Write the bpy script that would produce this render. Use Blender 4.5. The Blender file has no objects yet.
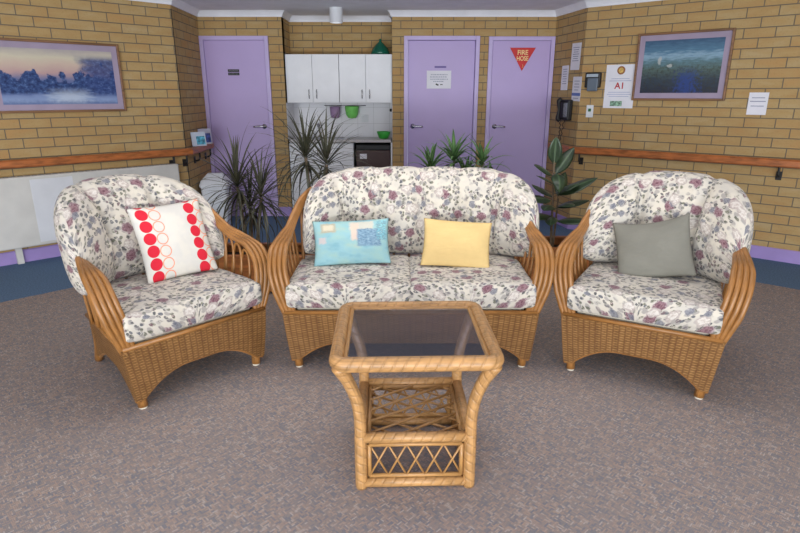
import bpy, bmesh, math, random
from mathutils import Vector, Matrix, noise
random.seed(7)
C = bpy.context.scene.collection
PI = math.pi

# ------------------------------------------------------------------ camera
cam = bpy.data.cameras.new('camera')
cam_ob = bpy.data.objects.new('camera', cam); C.objects.link(cam_ob)
cam.sensor_width = 36.0; cam.lens = 36.0 * 565 / 800
cam_ob.location = (0, 0, 1.45); cam_ob.rotation_euler = (math.radians(90 - 16.9), 0, 0)
bpy.context.scene.camera = cam_ob

# ------------------------------------------------------------------ world, lights, exposure
W = bpy.data.worlds.new('daylight'); bpy.context.scene.world = W
W.use_nodes = True
W.node_tree.nodes['Background'].inputs[0].default_value = (0.80, 0.88, 1.0, 1)
W.node_tree.nodes['Background'].inputs[1].default_value = 1.0

def area(name, loc, target, sx, sy, power, col):
    l = bpy.data.lights.new(name, 'AREA'); l.shape = 'RECTANGLE'; l.size = sx; l.size_y = sy
    l.energy = power; l.color = col
    o = bpy.data.objects.new(name, l); C.objects.link(o); o.location = loc
    o.rotation_euler = (Vector(target) - Vector(loc)).to_track_quat('-Z', 'Y').to_euler()
    return o
area('window_daylight', (-0.6, -2.6, 1.25), (0, 4.0, 1.75), 7.0, 1.9, 135, (0.93, 0.97, 1.0))
area('overhead_fill', (0.0, 3.9, 2.385), (0.0, 4.3, 0.0), 3.2, 2.6, 66, (1.0, 0.98, 0.96))  # added fill under the closed ceiling, brightens the deeper room; no roof opening
area('upward_fill', (0.0, -2.7, 0.35), (0.0, 5.0, 2.6), 7.0, 0.6, 280, (0.92, 0.96, 1.0))  # added fill low behind the camera, aimed up to brighten the ceiling
vs = bpy.context.scene.view_settings
vs.view_transform = 'Standard'; vs.look = 'None'; vs.exposure = -0.1; vs.gamma = 1.0; vs.use_curve_mapping = False

# ------------------------------------------------------------------ helpers
def srgb(r, g, b, a=1.0):
    f = lambda c: (c / 255 / 12.92) if c / 255 <= 0.04045 else ((c / 255 + 0.055) / 1.055) ** 2.4
    return (f(r), f(g), f(b), a)

class Mat:
    def __init__(s, name, base=(128, 128, 128), rough=0.6, metal=0.0, spec=0.5):
        s.m = bpy.data.materials.new(name); s.m.use_nodes = True
        s.nt = s.m.node_tree; s.b = s.nt.nodes['Principled BSDF']
        s.b.inputs['Base Color'].default_value = srgb(*base)
        s.b.inputs['Roughness'].default_value = rough
        s.b.inputs['Metallic'].default_value = metal
        s.b.inputs['Specular IOR Level'].default_value = spec
    def n(s, typ, ins=None, **props):
        nd = s.nt.nodes.new(typ)
        for k, v in props.items(): setattr(nd, k, v)
        for k, v in (ins or {}).items(): s.set(nd, k, v)
        return nd
    def set(s, nd, k, v):
        sock = nd.inputs[k]
        if isinstance(v, bpy.types.NodeSocket): s.nt.links.new(v, sock)
        else: sock.default_value = v
    def out(s, k, v): s.set(s.b, k, v)
    def uv(s): return s.n('ShaderNodeUVMap').outputs[0]
    def obj(s): return s.n('ShaderNodeTexCoord').outputs['Object']
    def mapping(s, v, scale=(1, 1, 1), loc=(0, 0, 0), rot=(0, 0, 0)):
        return s.n('ShaderNodeMapping', {'Vector': v, 'Scale': scale, 'Location': loc, 'Rotation': rot}).outputs[0]
    def noise(s, v, scale, detail=2, rough=0.5, col=False):
        nd = s.n('ShaderNodeTexNoise', {'Vector': v, 'Scale': scale, 'Detail': detail, 'Roughness': rough})
        return nd.outputs['Color' if col else 'Fac']
    def math(s, op, a, b=0.0, c=None, clamp=False):
        nd = s.n('ShaderNodeMath', operation=op, use_clamp=clamp); s.set(nd, 0, a); s.set(nd, 1, b)
        if c is not None: s.set(nd, 2, c)
        return nd.outputs[0]
    def vmath(s, op, a, b=(0, 0, 0)):
        nd = s.n('ShaderNodeVectorMath', operation=op); s.set(nd, 0, a)
        if op == 'SCALE': s.set(nd, 'Scale', b)
        else: s.set(nd, 1, b)
        return nd.outputs[0]
    def step(s, v, lo, hi):
        nd = s.n('ShaderNodeMapRange', {'Value': v, 'From Min': lo, 'From Max': hi}, interpolation_type='SMOOTHSTEP')
        return nd.outputs[0]
    def mix(s, f, a, b):
        nd = s.n('ShaderNodeMix', data_type='RGBA')
        for i, v in ((0, f), (6, a), (7, b)):
            if isinstance(v, bpy.types.NodeSocket): s.nt.links.new(v, nd.inputs[i])
            else: nd.inputs[i].default_value = v
        return nd.outputs[2]
    def ramp(s, f, stops, interp='LINEAR'):
        nd = s.n('ShaderNodeValToRGB', {'Fac': f}); cr = nd.color_ramp; cr.interpolation = interp
        while len(cr.elements) < len(stops): cr.elements.new(0.5)
        for e, (p, c) in zip(cr.elements, stops): e.position = p; e.color = srgb(*c)
        return nd.outputs[0]
    def sep(s, v):
        nd = s.n('ShaderNodeSeparateXYZ', {0: v}); return nd.outputs
    def comb(s, x, y, z=0.0):
        return s.n('ShaderNodeCombineXYZ', {0: x, 1: y, 2: z}).outputs[0]
    def bump(s, h, strength=0.3, dist=0.01):
        nd = s.n('ShaderNodeBump', {'Height': h, 'Strength': strength, 'Distance': dist})
        s.nt.links.new(nd.outputs[0], s.b.inputs['Normal'])

def catmull(pts, n=8):
    P = [Vector(p) for p in pts]
    if len(P) == 2: return P
    P = [P[0] * 2 - P[1]] + P + [P[-1] * 2 - P[-2]]
    out = []
    for i in range(1, len(P) - 2):
        a, b, c, d = P[i - 1:i + 3]
        for k in range(n):
            t = k / n
            out.append(0.5 * (2 * b + (c - a) * t + (2 * a - 5 * b + 4 * c - d) * t * t + (3 * b - a - 3 * c + d) * t ** 3))
    out.append(P[-2]); return out

class MB:
    def __init__(s): s.v = []; s.f = []; s.uv = []
    def vert(s, p): s.v.append(tuple(p)); return len(s.v) - 1
    def face(s, idx, uvs=None):
        s.f.append(tuple(idx)); s.uv.append(uvs or [(s.v[i][0] + s.v[i][1], s.v[i][2]) for i in idx])
    def quad(s, a, b, c, d, uvs=((0, 0), (1, 0), (1, 1), (0, 1))):
        i = [s.vert(p) for p in (a, b, c, d)]; s.face(i, list(uvs)); return s
    def grid(s, P, UV=None, closed=False):
        n, m = len(P), len(P[0])
        ids = [[s.vert(p) for p in row] for row in P]
        for i in range(n if closed else n - 1):
            i2 = (i + 1) % n
            for j in range(m - 1):
                uv = None
                if UV: uv = [UV[i][j], UV[i2][j], UV[i2][j + 1], UV[i][j + 1]]
                s.face((ids[i][j], ids[i2][j], ids[i2][j + 1], ids[i][j + 1]), uv)
        return ids
    def box(s, c, size, rz=0.0, M=None):
        cx, cy, cz = c; hx, hy, hz = (k / 2 for k in size)
        R = M or Matrix.Rotation(rz, 3, 'Z')
        pts = [R @ Vector((x, y, z)) + Vector(c) for x in (-hx, hx) for y in (-hy, hy) for z in (-hz, hz)]
        i = [s.vert(p) for p in pts]
        for q in ((0, 1, 3, 2), (4, 6, 7, 5), (0, 4, 5, 1), (2, 3, 7, 6), (0, 2, 6, 4), (1, 5, 7, 3)):
            n = q
            L = [pts[k] for k in n]
            du = (L[1] - L[0]).length; dv = (L[2] - L[1]).length
            s.face([i[k] for k in n], [(0, 0), (du, 0), (du, dv), (0, dv)])
        return s
    def tube(s, pts, r, seg=10, smooth=6, cap=True, closed=False, flat=1.0):
        P = catmull(pts, smooth) if smooth > 1 else [Vector(p) for p in pts]
        n = len(P)
        if not hasattr(r, '__len__'): R = [r] * n
        else:
            R = [r[min(int(k * (len(r) - 1) / (n - 1)), len(r) - 2)] * (1 - (k * (len(r) - 1) / (n - 1) - min(int(k * (len(r) - 1) / (n - 1)), len(r) - 2)))
                 + r[min(int(k * (len(r) - 1) / (n - 1)), len(r) - 2) + 1] * (k * (len(r) - 1) / (n - 1) - min(int(k * (len(r) - 1) / (n - 1)), len(r) - 2)) for k in range(n)]
        up = None; rows = []; L = 0; UV = []
        for k in range(n):
            if closed: t = P[(k + 1) % n] - P[k - 1]
            else: t = P[min(k + 1, n - 1)] - P[max(k - 1, 0)]
            if t.length < 1e-9: t = Vector((0, 0, 1))
            t.normalize()
            if up is None:
                up = Vector((0, 0, 1)) if abs(t.z) < 0.9 else Vector((1, 0, 0))
            a = up - t * up.dot(t)
            if a.length < 1e-6: a = t.orthogonal()
            a.normalize(); up = a
            b = t.cross(a)
            if k: L += (P[k] - P[k - 1]).length
            rows.append([P[k] + a * (math.cos(2 * PI * q / seg) * R[k] * flat) + b * (math.sin(2 * PI * q / seg) * R[k]) for q in range(seg + 1)])
            UV.append([(q / seg, L) for q in range(seg + 1)])
        ids = []
        for k in range(n):
            row = [s.vert(p) for p in rows[k][:-1]]; ids.append(row + [row[0]])
        for k in range(n if closed else n - 1):
            k2 = (k + 1) % n
            for q in range(seg):
                u2 = UV[k2] if k2 else [(a_, L + 0.01) for a_, _ in UV[0]]
                s.face((ids[k][q], ids[k][q + 1], ids[k2][q + 1], ids[k2][q]), [UV[k][q], UV[k][q + 1], u2[q + 1], u2[q]])
        if cap and not closed:
            s.face(ids[0][:-1][::-1], [(0, 0)] * seg); s.face(ids[-1][:-1], [(0, L)] * seg)
        return s
    def lathe(s, prof, c=(0, 0, 0), seg=24):
        rows = [[Vector(c) + Vector((r * math.cos(2 * PI * q / seg), r * math.sin(2 * PI * q / seg), z)) for q in range(seg + 1)] for r, z in prof]
        ids = []
        for row in rows:
            w = [s.vert(p) for p in row[:-1]]; ids.append(w + [w[0]])
        for k in range(len(rows) - 1):
            for q in range(seg):
                s.face((ids[k][q], ids[k][q + 1], ids[k + 1][q + 1], ids[k + 1][q]),
                       [(q / seg, prof[k][1]), ((q + 1) / seg, prof[k][1]), ((q + 1) / seg, prof[k + 1][1]), (q / seg, prof[k + 1][1])])
        if prof[0][0] > 1e-5: s.face(ids[0][:-1][::-1], [(0, 0)] * seg)
        if prof[-1][0] > 1e-5: s.face(ids[-1][:-1], [(0, 0)] * seg)
        return s
    def build(s, name, m, parent=None, smooth=False, bevel=0.0, merge=0.0, solid=0.0, sub=0, loc=None, seg=2):
        me = bpy.data.meshes.new(name); me.from_pydata(s.v, [], s.f)
        uvl = me.uv_layers.new(name='UVMap')
        k = 0; flat = [c for f in s.uv for c in f]
        for i, c in enumerate(flat): uvl.data[i].uv = c
        bm = bmesh.new(); bm.from_mesh(me)
        if merge: bmesh.ops.remove_doubles(bm, verts=bm.verts, dist=merge)
        if not solid: bmesh.ops.recalc_face_normals(bm, faces=bm.faces)
        bm.to_mesh(me); bm.free()
        if smooth:
            for p in me.polygons: p.use_smooth = True
        me.materials.append(m.m if isinstance(m, Mat) else m)
        o = bpy.data.objects.new(name, me); C.objects.link(o)
        if parent: o.parent = parent
        if loc: o.location = loc
        if solid:
            d = o.modifiers.new('solid', 'SOLIDIFY'); d.thickness = abs(solid); d.offset = -1 if solid > 0 else 1
        if bevel:
            d = o.modifiers.new('bevel', 'BEVEL'); d.width = bevel; d.segments = seg; d.limit_method = 'ANGLE'
        if sub:
            d = o.modifiers.new('sub', 'SUBSURF'); d.levels = sub; d.render_levels = sub
        return o

def tag(o, label, cat, group=None):
    o['label'] = label; o['category'] = cat
    if group: o['group'] = group
    return o
def thing(name, label, cat, loc=(0, 0, 0), rz=0.0, group=None):
    o = bpy.data.objects.new(name, None); C.objects.link(o); o.empty_display_size = 0.1
    o.location = loc; o.rotation_euler = (0, 0, rz); return tag(o, label, cat, group)
def struct(o): o['kind'] = 'structure'; return o
def copy_tree(o, parent=None):
    c = o.copy(); C.objects.link(c)
    if parent: c.parent = parent
    for ch in [x for x in bpy.data.objects if x.parent == o]: copy_tree(ch, c)
    return c
def text_mesh(txt, size, name, m, parent=None, depth=0.0006, width=1.0):
    cu = bpy.data.curves.new('txt', 'FONT'); cu.body = txt; cu.size = size; cu.align_x = 'CENTER'; cu.align_y = 'CENTER'
    cu.extrude = depth; cu.offset = size * 0.02
    t = bpy.data.objects.new('txt', cu); C.objects.link(t)
    dg = bpy.context.evaluated_depsgraph_get(); dg.update()
    me = bpy.data.meshes.new_from_object(t.evaluated_get(dg))
    bpy.data.objects.remove(t); me.name = name
    me.materials.clear(); me.materials.append(m.m)
    for v in me.vertices: v.co = Vector((v.co.x * width, -v.co.z, v.co.y))
    o = bpy.data.objects.new(name, me); C.objects.link(o)
    if parent: o.parent = parent
    return o

# ------------------------------------------------------------------ materials
def simple(name, col, rough=0.6, metal=0.0, var=0.06, scale=6.0, spec=0.5):
    m = Mat(name, col, rough, metal, spec)
    n = m.noise(m.obj(), scale, 4)
    lo = tuple(max(0, c * (1 - var)) for c in col); hi = tuple(min(255, c * (1 + var)) for c in col)
    m.out('Base Color', m.ramp(n, [(0.3, lo), (0.7, hi)])); return m

def brick_mat():
    m = Mat('yellow_brick', rough=0.85, spec=0.2)
    uv = m.uv()
    def bt(c1, c2, mor):
        nd = m.n('ShaderNodeTexBrick', {'Vector': uv, 'Scale': 1.0, 'Color1': srgb(*c1), 'Color2': srgb(*c2), 'Mortar': srgb(*mor),
                 'Mortar Size': 0.0048, 'Mortar Smooth': 0.35, 'Bias': -0.1, 'Brick Width': 0.24, 'Row Height': 0.0835}, offset=0.5)
        return nd
    b = bt((184, 154, 102), (168, 136, 86), (112, 104, 90))
    n1 = m.noise(m.mapping(uv, (4, 12, 1)), 1.2, 3); n2 = m.noise(uv, 60, 3)
    # per brick tone: a second brick texture, greyscale
    b2 = bt((255, 255, 255), (0, 0, 0), (128, 128, 128))
    t = m.math('MULTIPLY_ADD', n1, 0.7, m.math('MULTIPLY', m.sep(b2.outputs['Color'])[0], 0.3))
    tint = m.ramp(t, [(0.25, (192, 174, 136)), (0.45, (186, 160, 114)), (0.6, (180, 148, 102)), (0.75, (184, 142, 94))])
    col = m.mix(0.62, b.outputs['Color'], tint)
    col = m.mix(m.math('MULTIPLY', m.step(n2, 0.5, 0.75), 0.25), col, srgb(150, 120, 78))
    col = m.mix(b.outputs['Fac'], col, srgb(116, 108, 94))
    m.out('Base Color', col)
    m.bump(m.math('ADD', m.math('MULTIPLY', b.outputs['Fac'], -1.0), m.math('MULTIPLY', n2, 0.25)), 0.6, 0.006)
    return m

def carpet_mat():
    m = Mat('patterned_carpet', rough=0.95, spec=0.1)
    o = m.obj()
    r = m.mapping(o, rot=(0, 0, PI / 4))
    def bt(v, w, h):
        nd = m.n('ShaderNodeTexBrick', {'Vector': v, 'Scale': 1.0, 'Color1': (0, 0, 0, 1), 'Color2': (1, 1, 1, 1), 'Mortar': (0.5, 0.5, 0.5, 1),
                 'Mortar Size': 0.0006, 'Mortar Smooth': 0.2, 'Bias': 0.0, 'Brick Width': w, 'Row Height': h}, offset=0.5)
        return nd
    ba = bt(r, 0.024, 0.006); bb = bt(m.mapping(r, rot=(0, 0, PI / 2)), 0.024, 0.006)
    ch = m.n('ShaderNodeTexChecker', {'Vector': r, 'Scale': 1 / 0.024, 'Color1': (0, 0, 0, 1), 'Color2': (1, 1, 1, 1)}).outputs['Fac']
    g = m.sep(m.mix(ch, ba.outputs['Color'], bb.outputs['Color']))[0]
    fac = m.mix(ch, ba.outputs['Fac'], bb.outputs['Fac'])
    n = m.noise(o, 26, 2); n3 = m.noise(o, 3, 2)
    col = m.ramp(m.math('ADD', m.math('MULTIPLY', g, 0.85), m.math('MULTIPLY', m.math('SUBTRACT', n, 0.5), 0.30)),
                 [(0.05, (122, 124, 132)), (0.3, (146, 137, 132)), (0.5, (156, 139, 132)), (0.68, (170, 148, 134)), (0.85, (178, 168, 160))])
    col = m.mix(m.math('MULTIPLY', m.step(n3, 0.4, 0.7), 0.25), col, srgb(150, 139, 134))
    m.out('Base Color', m.mix(m.math('MULTIPLY', m.sep(fac)[0], 0.5), col, srgb(118, 111, 108)))
    m.bump(m.math('ADD', m.noise(o, 250, 2), m.math('MULTIPLY', m.sep(fac)[0], -1)), 0.4, 0.004)
    return m

def fabric_floral():
    m = Mat('floral_fabric', rough=0.9, spec=0.15)
    uv = m.uv()
    d = m.noise(uv, 26, 2, col=True)
    p = m.vmath('ADD', uv, m.vmath('SCALE', m.vmath('SUBTRACT', d, (0.5, 0.5, 0.5)), 0.030))
    base = m.mix(m.step(m.noise(uv, 14, 2), 0.35, 0.65), srgb(206, 198, 183), srgb(194, 188, 177))
    fine = m.noise(uv, 95, 2)
    clus = m.noise(uv, 11.0, 2)
    # pale shadow leaves
    v0 = m.n('ShaderNodeTexVoronoi', {'Vector': p, 'Scale': 24.0}, voronoi_dimensions='2D')
    k0 = m.math('MULTIPLY', m.math('SUBTRACT', 1.0, m.step(v0.outputs['Distance'], 0.22, 0.34)), m.step(clus, 0.33, 0.45))
    base = m.mix(m.math('MULTIPLY', k0, 0.8), base, srgb(150, 145, 141))
    # leaves in clusters
    v1 = m.n('ShaderNodeTexVoronoi', {'Vector': p, 'Scale': 36.0}, voronoi_dimensions='2D')
    k1 = m.math('SUBTRACT', 1.0, m.step(v1.outputs['Distance'], 0.26, 0.40))
    k1 = m.math('MULTIPLY', k1, m.step(clus, 0.38, 0.48))
    k1 = m.math('MULTIPLY', k1, m.step(fine, 0.30, 0.5))
    leaf = m.ramp(m.sep(v1.outputs['Color'])[0], [(0.0, (84, 86, 74)), (0.3, (114, 114, 98)), (0.5, (92, 95, 104)), (0.7, (66, 66, 68)), (0.85, (118, 114, 114)), (1.0, (104, 76, 84))])
    col = m.mix(m.math('MULTIPLY', k1, 0.92), base, leaf)
    # flowers with petals
    def flower(scale, off, lo, hi, c1, c2, c3, thr):
        q = m.mapping(p, loc=(off, off * 0.7, 0))
        vf = m.n('ShaderNodeTexVoronoi', {'Vector': q, 'Scale': scale, 'Randomness': 0.85}, voronoi_dimensions='2D')
        dv = m.vmath('SUBTRACT', q, vf.outputs['Position'])
        s = m.sep(dv)
        ang = m.math('ARCTAN2', s[1], s[0])
        rr = m.math('MULTIPLY', vf.outputs['Distance'], m.math('ADD', 1.0, m.math('MULTIPLY', m.math('SINE', m.math('MULTIPLY', ang, 5.0)), 0.07)))
        use = m.math('GREATER_THAN', m.sep(vf.outputs['Color'])[1], thr)
        k = m.math('MULTIPLY', m.math('SUBTRACT', 1.0, m.step(rr, lo, hi)), use)
        tone = m.math('ADD', m.math('DIVIDE', rr, hi), m.math('MULTIPLY', m.math('SUBTRACT', fine, 0.5), 1.3))
        fc = m.ramp(tone, [(0.05, c1), (0.45, c2), (0.6, c1), (0.95, c3)])
        return k, fc
    k, fc = flower(8.6, 0.31, 0.23, 0.28, (96, 52, 68), (146, 110, 118), (172, 152, 154), 0.52)
    col = m.mix(m.math('MULTIPLY', k, 0.9), col, fc)
    k, fc = flower(12.0, 1.7, 0.20, 0.26, (94, 97, 108), (132, 132, 140), (168, 164, 164), 0.70)
    col = m.mix(m.math('MULTIPLY', k, 0.85), col, fc)
    k, fc = flower(9.0, 3.1, 0.24, 0.30, (186, 174, 164), (216, 210, 202), (166, 156, 152), 0.55)
    col = m.mix(m.math('MULTIPLY', k, 0.9), col, fc)
    m.out('Base Color', col)
    m.out('Sheen Weight', 0.15)
    m.bump(m.noise(uv, 30, 3), 0.25, 0.012)
    return m

def rattan_mat(name, c, stripes=0.0):
    m = Mat(name, rough=0.38, spec=0.5)
    uv = m.uv(); s = m.sep(uv)
    n = m.noise(m.comb(m.math('MULTIPLY', s[0], 6.0), m.math('MULTIPLY', s[1], 14.0)), 1.0, 3)
    g = m.noise(m.comb(m.math('MULTIPLY', s[0], 24.0), m.math('MULTIPLY', s[1], 3.0)), 1.0, 2)
    t = m.math('ADD', m.math('MULTIPLY', n, 0.6), m.math('MULTIPLY', g, 0.4))
    dark = tuple(k * 0.72 for k in c); light = tuple(min(255, k * 1.14) for k in c)
    col = m.ramp(t, [(0.3, dark), (0.5, c), (0.7, light)])
    if stripes:
        ph = m.math('FRACT', m.math('ADD', m.math('MULTIPLY', s[1], stripes), m.math('MULTIPLY', s[0], 2.0)))
        ln = m.math('SUBTRACT', 1.0, m.step(m.math('ABSOLUTE', m.math('SUBTRACT', ph, 0.5)), 0.05, 0.16))
        col = m.mix(m.math('MULTIPLY', ln, 0.22), col, srgb(*[k * 0.7 for k in c]))
        m.bump(m.math('MULTIPLY', ln, -1.0), 0.5, 0.004)
    m.out('Base Color', col); return m

def wicker_mat():
    m = Mat('woven_wicker', rough=0.5, spec=0.4)
    uv = m.uv(); s = m.sep(uv)
    wu, rv = 0.030, 0.0066
    row = m.math('FLOOR', m.math('DIVIDE', s[1], rv))
    par = m.math('MODULO', m.math('ABSOLUTE', row), 2.0)
    u = m.math('ADD', m.math('DIVIDE', s[0], wu), par)
    wave = m.math('SINE', m.math('MULTIPLY', u, PI))          # over / under
    fr = m.math('FRACT', m.math('DIVIDE', s[1], rv))
    strand = m.math('SINE', m.math('MULTIPLY', fr, PI))
    h = m.math('MULTIPLY', strand, m.math('ADD', 0.76, m.math('MULTIPLY', wave, 0.24)))
    stake = m.math('ABSOLUTE', m.math('SINE', m.math('MULTIPLY', m.math('DIVIDE', s[0], wu), PI)))
    n = m.noise(m.comb(m.math('MULTIPLY', s[0], 9.0), m.math('MULTIPLY', s[1], 90.0)), 1.0, 2)
    n2 = m.noise(m.comb(m.math('MULTIPLY', s[0], 40.0), m.math('MULTIPLY', s[1], 5.0)), 1.0, 2)
    t = m.math('ADD', m.math('MULTIPLY', h, 0.5), m.math('ADD', m.math('MULTIPLY', n, 0.3), m.math('MULTIPLY', n2, 0.35)))
    col = m.ramp(t, [(0.2, (54, 34, 16)), (0.42, (106, 70, 34)), (0.62, (146, 102, 54)), (0.85, (184, 140, 86))])
    col = m.mix(m.math('MULTIPLY', m.math('SUBTRACT', 1.0, m.step(stake, 0.0, 0.6)), 0.6), col, srgb(96, 58, 26))
    m.out('Base Color', col); m.bump(h, 0.8, 0.006); return m

def wood_mat(name, c, rough=0.4, axis=(1, 12, 12)):
    m = Mat(name, rough=rough)
    o = m.mapping(m.obj(), axis)
    n = m.noise(o, 3.0, 4)
    m.out('Base Color', m.ramp(n, [(0.3, tuple(k * .78 for k in c)), (0.5, c), (0.7, tuple(min(255, k * 1.12) for k in c))])); return m

def tile_mat():
    m = Mat('white_tiles', rough=0.25)
    nd = m.n('ShaderNodeTexBrick', {'Vector': m.uv(), 'Scale': 1.0, 'Color1': srgb(226, 226, 232), 'Color2': srgb(220, 221, 228), 'Mortar': srgb(190, 190, 196),
             'Mortar Size': 0.002, 'Brick Width': 0.2, 'Row Height': 0.2}, offset=0.0)
    m.out('Base Color', nd.outputs['Color']); return m

def glass_mat():
    m = Mat('smoked_glass'); nt = m.nt
    tr = m.n('ShaderNodeBsdfTransparent', {'Color': (0.62, 0.66, 0.80, 1)})
    gl = m.n('ShaderNodeBsdfGlossy', {'Color': (1, 1, 1, 1), 'Roughness': 0.02})
    geo = m.n('ShaderNodeNewGeometry'); fr = m.n('ShaderNodeFresnel', {'IOR': 2.5})
    ff = m.math('MULTIPLY', fr.outputs[0], m.math('SUBTRACT', 1.0, geo.outputs['Backfacing']))
    mx = m.n('ShaderNodeMixShader', {0: ff, 1: tr.outputs[0], 2: gl.outputs[0]})
    nt.links.new(mx.outputs[0], nt.nodes['Material Output'].inputs['Surface']); return m

def painting(kind):
    m = Mat('canvas_' + kind, rough=0.5, spec=0.3)
    uv = m.uv(); s = m.sep(uv)
    n1 = m.noise(uv, 5, 4); n2 = m.noise(m.mapping(uv, (1, 3, 1)), 9, 4); n3 = m.noise(m.mapping(uv, (1.7, 1, 1)), 16, 5, 0.65)
    if kind == 'lake':
        v = m.math('ADD', s[1], m.math('MULTIPLY', m.math('SUBTRACT', n1, 0.5), 0.18))
        sky = m.ramp(v, [(0.0, (150, 170, 205)), (0.16, (120, 140, 185)), (0.3, (60, 84, 140)), (0.45, (108, 116, 156)), (0.58, (190, 158, 156)), (0.72, (205, 184, 168)), (0.86, (208, 200, 178)), (1.0, (176, 168, 166))])
        tl = m.math('ADD', 0.50, m.math('ADD', m.math('MULTIPLY', m.math('ABSOLUTE', m.math('SUBTRACT', s[0], 0.5)), 0.22), m.math('MULTIPLY', m.math('SUBTRACT', m.noise(m.comb(m.math('MULTIPLY', s[0], 8.0), m.math('MULTIPLY', s[1], 3.0)), 1.0, 4), 0.5), 1.1)))
        tr = m.math('MULTIPLY', m.step(m.math('SUBTRACT', tl, s[1]), -0.03, 0.03), m.step(m.math('ADD', s[1], m.math('MULTIPLY', n1, 0.1)), 0.20, 0.28))
        col = m.mix(tr, sky, m.ramp(n3, [(0.3, (22, 36, 78)), (0.48, (40, 64, 116)), (0.62, (70, 98, 150)), (0.78, (128, 140, 172))]))
        right = m.math('MULTIPLY', m.step(m.math('ADD', s[0], m.math('MULTIPLY', n1, 0.3)), 0.80, 0.95), m.math('MULTIPLY', m.step(s[1], 0.1, 0.25), m.math('SUBTRACT', 1.0, m.step(s[1], 0.8, 0.95))))
        col = m.mix(m.math('MULTIPLY', right, 0.92), col, m.ramp(n3, [(0.3, (30, 46, 96)), (0.5, (52, 74, 130)), (0.7, (92, 112, 160))]))
        gl = m.math('MULTIPLY', m.math('SUBTRACT', 1.0, m.step(m.math('ABSOLUTE', m.math('SUBTRACT', m.math('ADD', s[0], m.math('MULTIPLY', n2, 0.3)), 0.72)), 0.05, 0.25)), m.math('SUBTRACT', 1.0, m.step(s[1], 0.14, 0.34)))
        col = m.mix(m.math('MULTIPLY', gl, 0.7), col, srgb(196, 208, 222))
        col = m.mix(m.math('MULTIPLY', m.math('SUBTRACT', 1.0, m.step(m.math('ADD', s[1], m.math('MULTIPLY', n3, 0.12)), 0.06, 0.16)), 0.7), col, srgb(70, 92, 146))
    else:
        v = m.math('ADD', s[1], m.math('MULTIPLY', m.math('SUBTRACT', n2, 0.5), 0.3))
        col = m.ramp(v, [(0.0, (40, 46, 64)), (0.25, (52, 66, 80)), (0.45, (84, 104, 100)), (0.6, (96, 130, 142)), (0.7, (140, 172, 194)), (0.8, (84, 124, 152)), (1.0, (62, 92, 124))])
        fol = m.step(n3, 0.45, 0.65)
        col = m.mix(m.math('MULTIPLY', m.math('MULTIPLY', fol, m.math('SUBTRACT', 1.0, m.step(s[1], 0.45, 0.65))), 0.6), col, srgb(58, 58, 48))
        riv = m.math('SUBTRACT', 1.0, m.step(m.math('ABSOLUTE', m.math('SUBTRACT', m.math('ADD', s[0], m.math('MULTIPLY', m.math('SUBTRACT', n3, 0.5), 0.7)), 0.60)), 0.0, 0.20))
        riv = m.math('MULTIPLY', riv, m.math('SUBTRACT', 1.0, m.step(s[1], 0.25, 0.55)))
        col = m.mix(m.math('MULTIPLY', riv, 0.85), col, srgb(44, 70, 140))
        for cx, cy, rx, ry in ((0.22, 0.62, 0.03, 0.09), (0.36, 0.52, 0.045, 0.04)):   # white birds
            dx = m.math('DIVIDE', m.math('SUBTRACT', s[0], cx), rx); dy = m.math('DIVIDE', m.math('SUBTRACT', s[1], cy), ry)
            dd = m.math('ADD', m.math('ADD', m.math('MULTIPLY', dx, dx), m.math('MULTIPLY', dy, dy)), m.math('MULTIPLY', m.math('SUBTRACT', n3, 0.5), 3.0))
            col = m.mix(m.math('MULTIPLY', m.math('SUBTRACT', 1.0, m.step(dd, 0.3, 1.0)), 0.8), col, srgb(186, 190, 188))
    m.out('Base Color', col); m.bump(n3, 0.2, 0.004); return m

def dots_mat():
    m = Mat('dotted_cotton', rough=0.9, spec=0.1)
    s = m.sep(m.uv()); N = 6.0
    def circ(u0, ph, ru=0.083):
        fv = m.math('SUBTRACT', m.math('FRACT', m.math('ADD', m.math('MULTIPLY', s[1], N), ph)), 0.5)
        dy = m.math('DIVIDE', fv, N); dx = m.math('SUBTRACT', s[0], u0)
        return m.math('SQRT', m.math('ADD', m.math('MULTIPLY', dx, dx), m.math('MULTIPLY', dy, dy)))
    col = m.mix(m.step(m.noise(m.uv(), 5, 2), 0.4, 0.6), srgb(212, 207, 196), srgb(206, 202, 194))
    for u0, ph in ((0.30, 0.35), (0.955, 0.1)):
        d = circ(u0, ph); ring = m.math('SUBTRACT', 1.0, m.step(m.math('ABSOLUTE', m.math('SUBTRACT', d, 0.073)), 0.004, 0.010))
        col = m.mix(m.math('MULTIPLY', ring, 0.9), col, srgb(228, 138, 104))
    for u0, ph in ((0.14, 0.2), (0.80, 0.2)):
        col = m.mix(m.math('SUBTRACT', 1.0, m.step(circ(u0, ph), 0.076, 0.083)), col, srgb(206, 44, 60))
    m.out('Base Color', col); return m

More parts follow.
